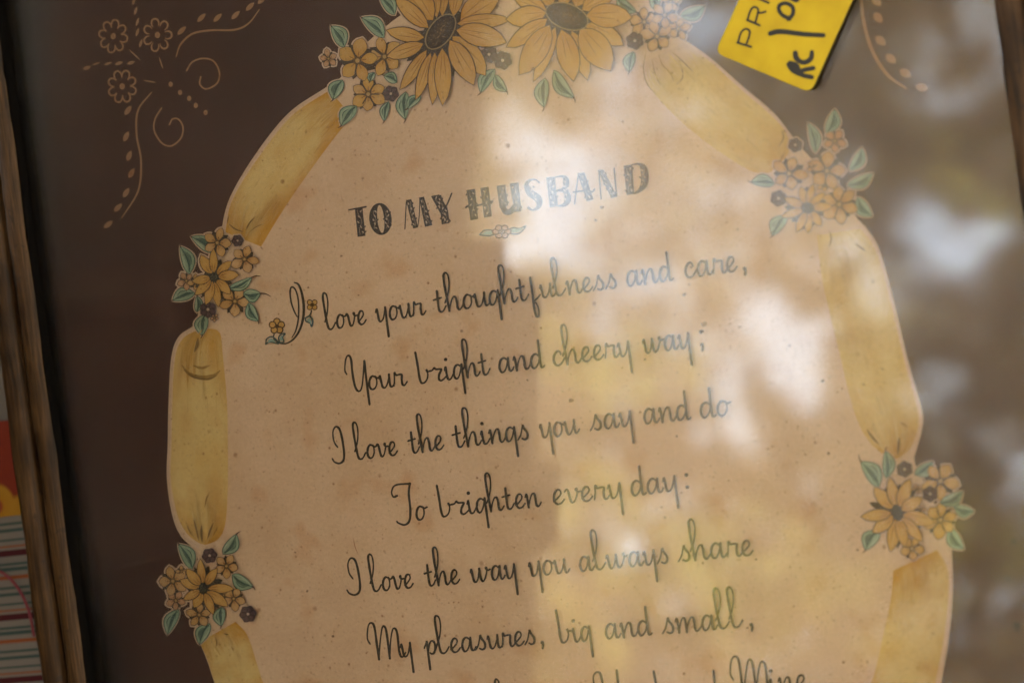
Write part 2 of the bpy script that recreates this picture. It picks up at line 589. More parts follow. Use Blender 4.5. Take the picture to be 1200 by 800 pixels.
class HaloRouter:
    def fan(s, pts, col, mid=None):
        x, y = sum(p[0] for p in pts) / len(pts), sum(p[1] for p in pts) / len(pts)
        c = min(HALOS, key=lambda c: (c[0] - x) ** 2 + (c[1] - y) ** 2)
        HALOS[c].fan(pts, col, mid)


HALOI = HaloRouter()
ZF = Z0 + 460 * UM


def petal_pts(bx, by, tx, ty, w, tipf=0.55, n=7, grow=0.0, notch=0.0):
    dx, dy = tx - bx, ty - by
    l = math.hypot(dx, dy) or 1
    ux, uy = dx / l, dy / l
    l += grow * 2
    bx -= ux * grow; by -= uy * grow
    w = w + grow * 2
    pr = []
    for i in range(n + 1):
        u = i / n
        wd = math.sin(math.pi * min(1, u ** (0.9 if tipf < 0.6 else 1.15)) * 0.97 + 0.03) ** (0.75 if notch else 0.8)
        pr.append((u * l, wd * w / 2))
    L = [(bx + ux * a - uy * b, by + uy * a + ux * b) for a, b in pr]
    R = [(bx + ux * a + uy * b, by + uy * a - ux * b) for a, b in pr]
    return L + R[::-1][1:-1]


def petal(k, bx, by, tx, ty, w, col, cold, out=1.0, tipf=0.55):
    out *= rng.uniform(.8, 1.3)
    k.fan(petal_pts(bx, by, tx, ty, w, tipf, grow=out), DARK)
    P = petal_pts(bx, by, tx, ty, w, tipf)
    l = math.hypot(tx - bx, ty - by)

    def c(p):
        d = math.hypot(p[0] - bx, p[1] - by) / l
        return mixv(cold, col, min(1, 0.15 + d * 0.95) * (0.75 + 0.25 * hash2(round(p[0]), round(p[1]))))
    k.fan(P, c, mid=(bx * 0.45 + tx * 0.55, by * 0.45 + ty * 0.55), midcol=mixv(col, (1, .7, .25), 0.08))
    HALOI.fan(petal_pts(bx, by, tx, ty, w, tipf, grow=out + 2.0), HALO)


def small_flower(x, y, r, n=5, rot=None, col=PEACH, cold=PEACH_D, z=ZF, centre=True):
    """round little blossom"""
    k = Ink(z)
    rot = rng.uniform(0, 360) if rot is None else rot
    gap = []
    for i in range(n * 2):
        a = math.radians(rot + 180 * i / n + rng.uniform(-6, 6))
        rr = r * (rng.uniform(.84, 1.0) if i % 2 else .6)
        gap.append((x + math.cos(a) * rr, y + math.sin(a) * rr))
    k.fan(gap, (0.055, 0.036, 0.022))
    for i in range(n):
        a = math.radians(rot + 360 * i / n + rng.uniform(-7, 7))
        rr = r * rng.uniform(0.88, 1.08)
        petal(k, x + math.cos(a) * r * .16, y + math.sin(a) * r * .16, x + math.cos(a) * rr * 1.06, y + math.sin(a) * rr * 1.06, r * rng.uniform(0.54, 0.72), mixv(col, mixv(cold, HALO, rng.random()), rng.uniform(0, .45)), cold, 0.65, 0.7)
    if centre:
        for i in range(n):
            a = math.radians(rot + 360 * (i + .5) / n)
            k.stroke([(x + math.cos(a) * r * .12, y + math.sin(a) * r * .12), (x + math.cos(a) * r * .62, y + math.sin(a) * r * .62)], max(0.9, r * 0.075), DARK, 3)
            a2 = math.radians(rot + 360 * i / n)
            k.stroke([(x + math.cos(a2) * r * .2, y + math.sin(a2) * r * .2), (x + math.cos(a2) * r * .42, y + math.sin(a2) * r * .42)], 0.8, (0.2, 0.1, 0.03), 3)
        k.dot(x, y, r * .2, (0.13, 0.08, 0.03))
        k.dot(x, y, r * .11, (0.5, 0.32, 0.12))
    return art(k, 'small_flower')


def dark_flower(x, y, r, z=ZF + 120 * UM, pale=True):
    k = Ink(z)
    rot = rng.uniform(0, 360)
    for i in range(6):
        a = math.radians(rot + 60 * i)
        k.fan(petal_pts(x, y, x + math.cos(a) * r, y + math.sin(a) * r, r * 0.95, 0.7), mixv(VIOLET, DARK, 0.3), midcol=mixv(VIOLET, (0.2, 0.1, 0.11), 0.4))
        HALOI.fan(petal_pts(x, y, x + math.cos(a) * r, y + math.sin(a) * r, r * 0.95, 0.7, grow=1.6), HALO)
    for i in range(6):
        a = math.radians(rot + 60 * i + 30)
        k.stroke([(x, y), (x + math.cos(a) * r * .7, y + math.sin(a) * r * .7)], 0.8, (0.03, 0.02, 0.02), 3)
    if pale: k.dot(x, y, r * .17, (0.55, 0.42, 0.33))
    o = art(k, 'small_flower')
    o['label'] = 'tiny dark violet blossom'
    return o


def leaf(x, y, l, ang, w=None, tail=0, z=ZF + 20 * UM, curl=0.12, col=LEAF):
    """pointed leaf centred on (x, y), its tip in direction ang (degrees, down = +90)"""
    k = Ink(z)
    w = w or l * 0.52
    a = math.radians(ang)
    ux, uy = math.cos(a), math.sin(a)
    bx, by = x - ux * l / 2, y - uy * l / 2
    n = 9

    def outl(grow):
        pts = []
        for sgn in (1, -1):
            row = []
            for i in range(n + 1):
                u = i / n
                wd = (math.sin(math.pi * u ** 0.85) ** 0.85) * (w / 2 + grow) * (1.12 if sgn > 0 else 0.92)
                cv = curl * l * math.sin(math.pi * u) * 1.0 + (0.10 * l * u * u if curl else 0)
                s = (u * (l + 2 * grow) - grow)
                row.append((bx + ux * s - uy * (sgn * wd + cv), by + uy * s + ux * (sgn * wd + cv)))
            pts.append(row)
        return pts[0] + pts[1][::-1][1:-1]
    HALOI.fan(outl(2.2), HALO, mid=(x, y))
    k.fan(outl(0.7), LEAF_D)
    P = outl(-0.3)
    k.fan(P, mixv(col, (0.34, 0.47, 0.30), 0.4), midcol=mixv(col, LEAF_D, 0.15))

    def _on(u, off=0):
        cv = curl * l * math.sin(math.pi * u) + (0.10 * l * u * u if curl else 0) + off
        return (bx + ux * u * l - uy * cv, by + uy * u * l + ux * cv)
    sd = rng.choice((1, -1))
    blot = [_on(.12), _on(.3, sd * w * .20), _on(.5, sd * w * rng.uniform(.2, .3)), _on(.7, sd * w * .16), _on(.88), _on(.6, -sd * w * .03), _on(.35, -sd * w * .04)]
    k.fan(blot, mixv(LEAF_D, LEAF, rng.uniform(.15, .45)), midcol=mixv(LEAF_D, LEAF, .1))
    k.stroke([_on(.15, -sd * w * .18), _on(.4, -sd * w * .34), _on(.7, -sd * w * .25), _on(.92, -sd * w * .05)], 1.5, mixv(LEAF, (0.55, 0.62, 0.46), .6), 4, taper=.4)

    def on(u, off=0):
        cv = curl * l * math.sin(math.pi * u) + (0.10 * l * u * u if curl else 0) + off
        return (bx + ux * u * l - uy * cv, by + uy * u * l + ux * cv)
    k.stroke([on(0.08), on(0.3, 0.4), on(0.6, -0.4), on(0.95)], [1.6, 2.4, 1.6, 0.8], LEAF_D, 5)
    k.stroke([on(0.25, w * .22), on(0.5, w * .30), on(0.72, w * .18)], 1.1, LEAF_D, 4, taper=.4)
    k.stroke([on(0.3, -w * .15), on(0.5, -w * .24), on(0.7, -w * .2)], 0.8, mixv(LEAF, (0.6, 0.7, 0.5), 0.5), 4, taper=.4)
    tl = tail or l * 0.16
    p = on(0.97)
    k.stroke([p, (p[0] + ux * tl * .5 - uy * tl * .1, p[1] + uy * tl * .5 + ux * tl * .1), (p[0] + ux * tl - uy * tl * .45, p[1] + uy * tl + ux * tl * .45)], [1.6, 1.2, .7], (0.09, 0.05, 0.04), 4)
    return art(k, 'leaf')


def daisy(x, y, tips, w, centre=(6, 6, 0), label=None, z=ZF + 60 * UM, col=GOLD, cold=GOLD_D, out=1.0, dark_gap=0.5, greenc=False):
    """large open flower; tips are (x, y[, w]) of its petals"""
    k = Ink(z)
    rx, ry, an = centre
    k.fan(ellipse(x, y, rx * (1 + dark_gap), ry * (1 + dark_gap), an), (0.05, 0.035, 0.02))
    if rx < 10:
        for tp, tq in zip(tips, tips[1:] + tips[:1]):
            if rng.random() < .8:
                f_ = rng.uniform(.75, 1.0)
                mxp = (x + ((tp[0] + tq[0]) / 2 - x) * f_, y + ((tp[1] + tq[1]) / 2 - y) * f_)
                k.fan(petal_pts(x, y, mxp[0], mxp[1], 9, .7), (0.06, 0.045, 0.03))
    else:
        for tp, tq in zip(tips, tips[1:] + tips[:1]):
            mxp = (x + ((tp[0] + tq[0]) / 2 - x) * .72, y + ((tp[1] + tq[1]) / 2 - y) * .72)
            k.fan(petal_pts(x, y, mxp[0], mxp[1], 13, .6), (0.06, 0.045, 0.035))
    for tp in tips:
        tx, ty = tp[0], tp[1]
        pw = tp[2] if len(tp) > 2 else w
        bx, by = (tp[3], tp[4]) if len(tp) > 3 else (x + (tx - x) * .16, y + (ty - y) * .16)
        petal(k, bx, by, tx, ty, pw * (rng.uniform(.68, .9) if rx < 10 else rng.uniform(.84, .98)), mixv(col, (0.66, 0.42, 0.17), rng.uniform(0, .5)), cold, out)
        dx, dy = tx - bx, ty - by
        l = math.hypot(dx, dy)
        for q in (-0.16, 0.14):
            s0, s1 = 0.08, rng.uniform(0.45, 0.8) if l > 36 else 0.42
            k.stroke([(bx + dx * s0 - dy / l * pw * q * .35, by + dy * s0 + dx / l * pw * q * .35), (bx + dx * s1 - dy / l * pw * q, by + dy * s1 + dx / l * pw * q)],
                     0.9, mixv(GOLD_D, DARK, 0.45), 4, taper=.5)
    if rx > 10:
        k.fan(ellipse(x, y, rx + 1.5, ry + 1.5, an), (0.30, 0.21, 0.10))
        k.fan(ellipse(x, y, rx, ry, an), (0.035, 0.026, 0.020), midcol=(0.09, 0.055, 0.03))
        ca, sa = math.cos(math.radians(an)), math.sin(math.radians(an))
        for i in range(170):
            rr, th = math.sqrt(rng.random()) * .93, rng.uniform(0, 6.283)
            u, v = rx * rr * math.cos(th), ry * rr * math.sin(th)
            b = rng.random() * (1.1 - rr)
            k.dot(x + u * ca - v * sa, y + u * sa + v * ca, rng.uniform(.4, .75), mixv((0.06, 0.045, 0.035), (0.42, 0.26, 0.12), b))
    else:
        k.fan(ellipse(x, y, rx, ry, an), (0.025, 0.024, 0.018), midcol=(0.05, 0.05, 0.035))
        for i in range(8):
            th = rng.uniform(0, 6.283)
            k.dot(x + rx * .6 * math.cos(th), y + ry * .6 * math.sin(th), .6, (0.12, 0.12, 0.07))
    return art(k, 'daisy', label)


def z2(X, Y, s, ox, oy): return (ox + X / s, oy + Y / s)


# two large flowers of the top bouquet
def big(cx, cy, rx, ry, an, data, s, ox, label, z):
    tips = [(ox + t[2] / s, t[3] / s, t[4] / s, ox + t[0] / s, t[1] / s) for t in data]
    return daisy(cx, cy, tips, 20, (rx, ry, an), label, z=z, out=1.1, dark_gap=0.45)


big(516.3, 37.4, 23, 12.5, -53, [
    (560, 120, 620, -230, 110), (480, 120, 505, -260, 90), (440, 130, 400, -240, 110), (610, 150, 900, -60, 210), (410, 150, 210, -130, 215), (380, 205, 140, -20, 120),
    (590, 170, 975, 140, 110), (560, 260, 800, 540, 165), (585, 215, 945, 300, 165), (350, 275, 80, 225, 115), (345, 320, 85, 415, 120),
    (370, 365, 180, 650, 95), (400, 385, 295, 720, 88), (430, 380, 415, 755, 92), (485, 350, 490, 760, 138), (540, 290, 715, 610, 170)],
    6.156, 440, 'large golden daisy with a dark oval eye, left one of the pair at the top', ZF + 60 * UM)
big(664.3, 19.5, 25, 14, 20, [
    (560, 50, 560, -200, 130), (640, 50, 740, -180, 140), (470, 50, 360, -160, 150), (690, 70, 930, -70, 150), (430, 80, 190, -40, 120),
    (430, 95, 145, 150, 165), (440, 140, 150, 345, 120), (500, 200, 345, 590, 110), (460, 185, 245, 545, 195), (620, 225, 735, 575, 125),
    (545, 215, 635, 580, 165), (715, 175, 990, 320, 150), (720, 110, 1050, 120, 175), (680, 205, 905, 505, 215)],
    6.153, 570, 'large golden daisy with a dark oval eye, right one of the pair at the top', ZF + 330 * UM)

# other flowers (x, y, r, petals, rotation, colour)
for x, y, r, n, rot in ((418.8, 71.3, 24, 5, -80), (450.6, 66.6, 21, 5, -110), (431.5, 110.6, 20.5, 6, -90),
                        (254.5, 284.5, 16, 5, -75), (286.5, 303.7, 15.5, 5, -70), (275.2, 353, 17, 5, -60), (229.5, 331, 9, 4, 0),
                        (202.5, 680.5, 16.5, 5, -110), (265.3, 662.8, 14, 5, -60), (273.8, 701, 13.5, 5, -60), (233.4, 720, 14, 5, -90), (262, 697.5, 7, 4, 0), (212.5, 669, 6, 4, 0),
                        (924.7, 203.5, 20, 5, -70), (969, 200.4, 21, 5, -80), (983.4, 239.6, 21, 6, -100), (953.5, 196, 8, 5, 0), (965, 216, 8, 5, 0),
                        (1102, 563.5, 21, 5, -60), (1102, 609, 20, 6, -80), (1068.8, 642.3, 14, 5, -60),
                        (755, 26, 17, 5, -90), (770, 43, 18, 5, -30), (779, 18, 16, 5, -60), (795, 34, 13, 5, -80), (786, 2, 12, 5, -80)):
    gold = y > 540 and x > 1000 or (400 < x < 470)
    small_flower(x, y, r, n, rot, GOLD if gold else PEACH, GOLD_D if gold else PEACH_D, z=ZF + (30 if (x, y) != (770, 43) else 90) * UM + (int(x) % 5) * 30 * UM)
for x, y, r in ((385, 69, 10.5), (218.4, 329, 10), (206, 703, 11), (978.3, 165.4, 12.5), (251.6, 372, 4.5), (1075, 573, 6), (1079, 596, 5.5)):
    o = small_flower(x, y, r, 5, None, PINK, mixv(PINK, DARK, 0.3), z=ZF + 10 * UM)
    o['label'] = 'tiny pinkish blossom'
for x, y, r in ((458, 110, 10), (573, 64, 10.5), (589, 71, 11.5), (744, 48, 11), (278.4, 282, 7.5), (243.7, 362.5, 10.5), (245.6, 650.6, 9.5), (290.6, 719, 10.5),
                (932, 170, 9), (912.3, 232.4, 10), (1060, 549.5, 10), (1090, 578.4, 10)):
    dark_flower(x, y, r, z=ZF + 230 * UM if 570 < x < 600 or x == 744 else ZF + 140 * UM)

# four smaller daisies
def tips_of(L, s, ox, oy): return [(ox + a / s, oy + b / s) for a, b in L]


daisy(250.7, 324.7, tips_of([(200, 225), (285, 182), (405, 262), (455, 352), (400, 480), (322, 570), (238, 555), (165, 490), (145, 400)], 5.717, 200, 260), 13.5, (5.5, 5.5, 0),
      'golden daisy in the middle of the upper left bouquet', z=ZF + 200 * UM, out=.9, dark_gap=1.2)
daisy(238, 689, tips_of([(290, 212), (395, 270), (500, 395), (465, 505), (375, 555), (255, 515), (188, 465), (165, 345), (205, 275)], 5.333, 180, 615), 13.5, (5, 7, 0),
      'golden daisy in the middle of the lower left bouquet', z=ZF + 200 * UM, out=.9, dark_gap=1.0)
daisy(946.3, 243.8, tips_of([(330, 480), (400, 465), (465, 515), (510, 590), (450, 700), (375, 740), (310, 735), (225, 650), (240, 545)], 4.848, 870, 120), 12.5, (8, 6.5, 10),
      'golden daisy at the foot of the upper right bouquet', z=ZF + 200 * UM, out=.9, dark_gap=.5)
daisy(1051.3, 600.3, tips_of([(195, 265), (300, 195), (435, 205), (520, 330), (600, 500), (520, 620), (310, 690), (405, 660), (190, 565), (110, 460)], 5.7125, 990, 525), 18, (6.5, 10, -15),
      'golden daisy in the lower right bouquet', z=ZF + 200 * UM, out=1.0, dark_gap=.5)

# leaves (x, y, length, direction, width)
for x, y, l, a, w in ((394.4, 44, 29, 232, 17), (435.6, 34, 35, 215, 17), (452.5, 7.5, 28, 225, 15), (397, 106, 25, 110, 16), (436.5, 91, 12, 110, 8), (457, 93.5, 17, 200, 12),
                      (410, 137, 29, 122, 16), (454, 131, 23, 97, 10), (477, 124, 32, 85, 15), (486, 121, 22, 130, 11), (573, 96, 32, 115, 15), (588, 97, 24, 48, 12),
                      (640, 109, 34, 86, 16), (662.6, 97.5, 40, 48, 16), (741, 73, 24, 95, 13), (735, 5, 28, 30, 14), (811, 12, 30, -28, 16), (764, 2, 20, 250, 12),
                      (235, 288, 30, 212, 14), (215, 305.5, 34, 245, 15), (281, 330, 30, -32, 11), (215.7, 349, 27, 155, 15), (229.7, 356, 19, 265, 9), (295.3, 343, 20, -8, 15), (298, 365, 24, 55, 13), (240, 380.7, 25, 92, 15),
                      (215.6, 652.5, 33, 235, 16), (268, 636.5, 28, -62, 15), (285, 678.7, 28, 25, 16), (204.4, 729, 32, 108, 14), (260.6, 722, 22, 85, 14), (241, 743, 27, 110, 15),
                      (972, 141.7, 30, -78, 15), (949.4, 162.3, 36, 250, 13), (1002, 186, 30, -68, 14), (1007, 208.7, 33, -32, 14), (1014.4, 241.7, 28, 45, 15), (893.7, 216, 27, 178, 14), (914.3, 265.4, 28, 118, 16),
                      (1018, 556.5, 36, 228, 19), (1036.4, 544, 32, 262, 14), (1082, 547, 26, -42, 15), (1114.3, 581, 30, -35, 15), (1130, 595, 24, 5, 14), (1122.2, 630, 30, 50, 16), (1023.3, 633.5, 28, 118, 18)):
    tail = {(295.3, 343): 12, (281, 330): 10, (268, 636.5): 6, (1018, 556.5): 9, (662.6, 97.5): 6}.get((x, y), 0)
    leaf(x, y, l, a, w, tail, z=ZF + 5 * UM + (int(x + y) % 4) * 40 * UM)
for hk in HALOS.values():
    o = art(hk, 'pale_outline')
    o['kind'] = 'stuff'

# ------------------------------------------------------------------ corner ornaments in tan ink
k = Ink(Z0 + 20 * UM)
s = 3.636
q = lambda L: [(a / s, b / s) for a, b in L]
k.stroke(q([(795, 302), (820, 265), (865, 250), (910, 262), (935, 310), (925, 355), (880, 380), (852, 360), (855, 328)]), 2.0, TAN)
k.stroke(q([(688, 462), (660, 510), (658, 560), (690, 610), (730, 622), (770, 590), (780, 545), (762, 510), (735, 508), (722, 532)]), 2.0, TAN)
k.stroke(q([(750, 243), (770, 190), (820, 145), (900, 130), (1000, 128), (1060, 100), (1105, 42)]), [1.2, 2.2, 2.4, 2.4, 2.4, 2.0, 1.2], TAN)
k.stroke([(177.5, 108.5), (161.8, 129.5), (160, 157.5), (165.3, 189), (161.8, 224), (142.5, 255.5)], [1.6, 2.2, 2.4, 2.4, 2.2, 1.3], TAN)
for a, b in (((151.3, 58.3), (164.2, 70.7)), ((186.5, 67.4), (191, 81)), ((167.8, 94.3), (183, 97))):
    k.stroke([a, b], 1.8, TAN, taper=.4)
for x, y in ((200, 99), (211, 108.6), (221.7, 115.5), (229.4, 123.8), (241, 132)):
    k.dot(x, y, 2.6, TAN, 3.2)


def dash(k, x, y, l, w, a, col=TAN):
    c, sn = math.cos(math.radians(a)) * l / 2, math.sin(math.radians(a)) * l / 2
    k.fan(petal_pts(x - c, y - sn, x + c, y + sn, w, 0.5), col)


for x, y in ((157, 1), (159, 13), (161, 26), (161, 38), (165, 51)): dash(k, x, y, 11, 3.4, -72)
for x, y, w in ((101.8, 79.8, 5), (112.8, 74.8, 2.6), (126.5, 74.8, 3), (139.4, 74.3, 4.2), (153.5, 73.7, 4.2)): dash(k, x, y, 10, w, -18)
for x, y in ((213, 36), (236, 21), (255, 21), (276, 18), (293, 8), (307, 0)): dash(k, x, y, 14, 5.6, -45)
for x, y, a in ((150, 129.5, -55), (147.8, 160, -65), (151.3, 182.7, -70), (154, 203, -60), (147.8, 225.8, -58), (138.3, 243.3, -45), (126.8, 263, -38)): dash(k, x, y, 13.5, 6.2, a)
for cx, cy, rot in ((132.7, 42.7, 10), (184.5, 41.3, 0), (143.2, 101.5, 20)):
    k.dot(cx, cy, 3.2, TAN, 3.8)
    for i in range(8 if cx != 184.5 else 7):
        a = math.radians(rot + 360 * i / (8 if cx != 184.5 else 7))
        n_ = (math.cos(a), math.sin(a)); t_ = (-n_[1], n_[0])
        f = lambda u, v: (cx + n_[0] * u * .92 + t_[0] * v, cy + (n_[1] * u + t_[1] * v) * 1.06)
        k.stroke([f(9.5, 3.2), f(13, 4.3), f(17, 3), f(18.2, 0), f(17, -3), f(13, -4.3), f(9.5, -3.2)], [0.8, 1.9, 2.3, 2.3, 2.3, 1.9, 0.8], TAN, 4)
art(k, 'corner_ornament', 'tan scroll and flower ornament in the upper left corner of the card')
k = Ink(Z0 + 20 * UM)
k.stroke([(1010, -40), (1009, -6), (1012, 24), (1021, 57), (1039, 87), (1062, 104)], [3, 3.6, 4, 4, 3.6, 2], TAN)
for x, y, a in ((1025, -20, 50), (1027, 1.5, 45), (1029, 21, 50), (1032, 48, 42), (1044, 69, 40), (1061, 86, 30), (1080.4, 102.6, 12)): dash(k, x, y, 15.5, 9.5, a)
art(k, 'corner_ornament', 'tan curved line and leaf dashes in the upper right corner of the card')

# ------------------------------------------------------------------ lettering
INKC = (0.050, 0.040, 0.029)
G = {
    'l': (.74, [[(-.08, .62), (.16, 1.25), (.30, 2.0), (.28, 2.6), (.14, 2.8), (.01, 2.6), (.0, 1.9), (.05, .8), (.12, .15), (.28, .0), (.46, .12), (.66, .45)]]),
    'o': (.70, [[(.46, .90), (.28, .98), (.10, .72), (.04, .30), (.14, .02), (.34, .04), (.50, .35), (.52, .75), (.44, .95), (.56, .80), (.74, .86)]]),
    'v': (.82, [[(-.02, .82), (.08, .97), (.17, .80), (.22, .30), (.30, .02), (.46, .12), (.62, .60), (.64, .95), (.58, .92), (.66, .74), (.82, .74)]]),
    'e': (.68, [[(.02, .22), (.22, .40), (.44, .70), (.42, .96), (.26, 1.0), (.10, .72), (.06, .30), (.18, .02), (.40, .05), (.60, .30)]]),
    'y': (.82, [[(-.02, .72), (.06, .96), (.10, .55), (.14, .10), (.26, .0), (.44, .25), (.62, .98)], [(.62, 1.0), (.62, .2), (.62, -1.2)]]),
    'u': (.84, [[(-.02, .72), (.05, .96), (.09, .50), (.14, .10), (.26, .0), (.42, .20), (.58, .70), (.62, .97)], [(.62, .97), (.60, .45), (.64, .06), (.76, .04), (.90, .25)]]),
    'r': (.78, [[(.0, .05), (.08, .55), (.12, 1.05), (.22, .84), (.40, .86), (.56, .82), (.52, .45), (.54, .08), (.66, .02), (.84, .25)]]),
    'r2': (.84, [[(-.10, .80), (.06, .86), (.16, 1.0), (.28, .88), (.48, .86), (.62, .80), (.44, .45), (.40, .12), (.56, .01), (.88, .25)]]),
    't': (.70, [[(.20, 1.55), (.19, .9), (.20, .2), (.30, .0), (.46, .08), (.64, .40)], [(-.06, .93), (.42, 1.03)]]),
    'h': (.95, [[(-.10, .62), (.14, 1.25), (.28, 2.0), (.27, 2.6), (.14, 2.8), (.01, 2.6), (.0, 1.8), (.06, .7), (.10, -.02)], [(.10, .02), (.22, .50), (.40, .92), (.54, .95), (.60, .60), (.60, .20), (.68, .0), (.80, .06), (.94, .28)]]),
    'g': (.80, [[(.54, .86), (.34, 1.0), (.14, .80), (.05, .35), (.12, .03), (.28, .03), (.46, .40), (.60, .98)], [(.60, 1.0), (.61, .2), (.62, -1.15)]]),
    'f': (.66, [[(.16, 1.6), (.17, .3), (.18, -.9), (.26, -1.3), (.38, -1.25), (.42, -.8), (.34, -.35), (.20, -.22)], [(.2, -.16), (.45, .05), (.62, .25)]]),
    'n': (.93, [[(-.02, .75), (.06, .98), (.10, .55), (.12, -.02)], [(.12, .02), (.24, .50), (.42, .92), (.56, .93), (.60, .58), (.60, .20), (.68, .0), (.80, .06), (.92, .28)]]),
    's': (.74, [[(-.06, .02), (.14, .38), (.30, .98), (.32, 1.08), (.38, .82), (.54, .48), (.52, .14), (.36, .0), (.20, .10)]]),
    'a': (.90, [[(.54, .84), (.36, 1.0), (.16, .84), (.05, .40), (.12, .04), (.28, .02), (.46, .35), (.60, .97)], [(.60, .97), (.58, .45), (.62, .06), (.74, .03), (.88, .26)]]),
    'd': (.86, [[(.54, .84), (.36, 1.0), (.16, .84), (.05, .40), (.12, .04), (.28, .02), (.46, .30), (.58, .70)], [(.60, 1.95), (.58, .9), (.60, .10), (.70, .0), (.80, .10)]]),
    'c': (.70, [[(.50, .74), (.44, .96), (.28, .98), (.10, .70), (.05, .32), (.16, .03), (.36, .03), (.54, .22), (.70, .5)]]),
    'b': (.92, [[(.02, 2.3), (.06, 1.4), (.08, .5), (.15, .06), (.32, .0), (.54, .22), (.64, .62), (.58, .98), (.64, .80), (.84, .82)]]),
    'i': (.50, [[(-.02, .72), (.06, .97), (.08, .50), (.13, .08), (.24, .0), (.36, .10), (.50, .35)], 'dot', (.14, 1.5)]),
    'p': (.76, [[(-.10, .5), (.05, .85), (.10, .98), (.10, .2), (.10, -1.1)], [(.10, .1), (.22, .70), (.38, .98), (.54, .88), (.58, .50), (.46, .10), (.30, .04), (.22, .12)], [(.5, .15), (.70, .60)]]),
    'm': (1.40, [[(-.02, .75), (.06, .98), (.10, .55), (.12, -.02)], [(.12, .02), (.22, .50), (.38, .92), (.50, .93), (.54, .58), (.54, -.02)], [(.54, .02), (.66, .50), (.84, .92), (.98, .93), (1.02, .58), (1.02, .20), (1.10, .0), (1.24, .08), (1.38, .3)]]),
    'w': (1.26, [[(-.02, .72), (.05, .96), (.09, .50), (.14, .10), (.26, .0), (.42, .25), (.56, .94)], [(.56, .94), (.58, .30), (.68, .0), (.84, .15), (1.0, .60), (1.04, .95), (.98, .92), (1.08, .76), (1.24, .80)]]),
    'I': (.95, [[(.36, 1.05), (.22, 1.5), (.22, 2.2), (.38, 2.6), (.56, 2.45), (.64, 1.8), (.66, .7), (.58, .05), (.36, -.18), (.12, -.05), (.02, .22)]]),
    'T': (1.55, [[(.55, 2.0), (.32, 1.95), (.24, 2.3), (.42, 2.72), (.80, 2.82), (1.45, 2.75)], [(1.42, 2.78), (1.28, 2.0), (1.25, .8), (1.10, .02), (.78, -.22), (.42, -.02), (.33, .12)]]),
    'Y': (1.50, [[(.24, 1.35), (.16, 1.7), (.30, 2.5), (.50, 2.75), (.62, 2.4), (.60, 1.4), (.66, .35), (.86, -.02), (1.10, .40), (1.42, 2.2)], [(1.42, 2.2), (1.40, .8), (1.40, -1.1)]]),
    'M': (2.15, [[(.20, 1.15), (.08, 1.6), (.22, 2.45), (.44, 2.72), (.62, 2.4), (.64, 1.0), (.66, -.05)], [(.66, 0), (.86, 1.2), (1.12, 2.30), (1.28, 2.35), (1.36, 1.9), (1.36, -.05)], [(1.36, 0), (1.54, 1.2), (1.78, 2.1), (1.98, 2.1), (2.04, 1.6), (2.02, .5), (2.10, .03), (2.26, .05), (2.42, .3)]]),
    'H': (1.8, [[(.0, 1.6), (.0, 2.3), (.25, 2.6), (.45, 2.2), (.45, -.1)], [(1.35, 2.6), (1.33, 1.0), (1.35, .1), (1.55, 0)], [(.45, 1.2), (1.35, 1.3)]]),
    ',': (.3, [[(.08, .12), (.12, -.05), (.06, -.32)], 'dot', (.08, .08)]),
    ';': (.3, [[(.08, .12), (.12, -.05), (.06, -.32)], 'dot', (.08, .08), 'dot', (.12, .95)]),
    ':': (.3, ['dot', (.08, .12), 'dot', (.12, .95)]),
}


def write_line(base, words, label):
    """base: baseline points; words: (text, first ink x, last ink x) in picture pixels"""
    bx, by = [b[0] for b in base], [b[1] for b in base]

    def baseline(x):
        if x < bx[0]: return by[0] + (x - bx[0]) * (by[1] - by[0]) / (bx[1] - bx[0])
        if x > bx[-1]: return by[-1] + (x - bx[-1]) * (by[-1] - by[-2]) / (bx[-1] - bx[-2])
        return float(np.interp(x, bx, by))
    k = Ink(Z0 + 70 * UM)
    for text, x0, x1 in words:
        pen, items, lo, hi = 0.0, [], 9, -9
        for ci, ch in enumerate(text):
            adv, st = G['r2' if ch == 'r' and ci and text[ci - 1] in 'b' else ch]
            for s_ in st:
                if isinstance(s_, list):
                    P = [(pen + a, b) for a, b in s_]
                    items.append(('s', P))
                    for a, b in P:
                        ax = a - .128 * b
                        lo, hi = min(lo, ax), max(hi, ax)
                elif isinstance(s_, tuple):
                    items.append(('d', [(pen + s_[0], s_[1])]))
                    lo, hi = min(lo, pen + s_[0] - .1), max(hi, pen + s_[0] + .1)
            pen += adv
        xh = 15.4 + (x0 - 400) / 480 * 1.9
        sx = (x1 - x0) / max(hi - lo, .2) if len(text) > 1 or text == 'I' else xh
        for kind, P in items:
            Q = []
            for a, b in P:
                X = x0 + (a - lo) * sx
                Q.append((X - .128 * b * xh + .128 * b * sx - .128 * b * sx, baseline(X) - b * xh))
            if kind == 's':
                wd = xh * 0.150
                n_ = 6
                S_ = spline(Q, n_)
                # pressure: slightly heavier on down strokes
                ws = []
                for i in range(len(S_)):
                    a_, b_ = S_[max(0, i - 1)], S_[min(len(S_) - 1, i + 1)]
                    dy = (b_[1] - a_[1]) / (math.hypot(b_[0] - a_[0], b_[1] - a_[1]) or 1)
                    ws.append(wd * (1.0 + .20 * dy) * (1 + .06 * math.sin(i * .9 + Q[0][0])))
                k.stroke(S_, ws, INKC, n=1)
            else:
                k.dot(Q[0][0], Q[0][1], xh * .135, INKC)
    return art(k, 'verse_line', label)


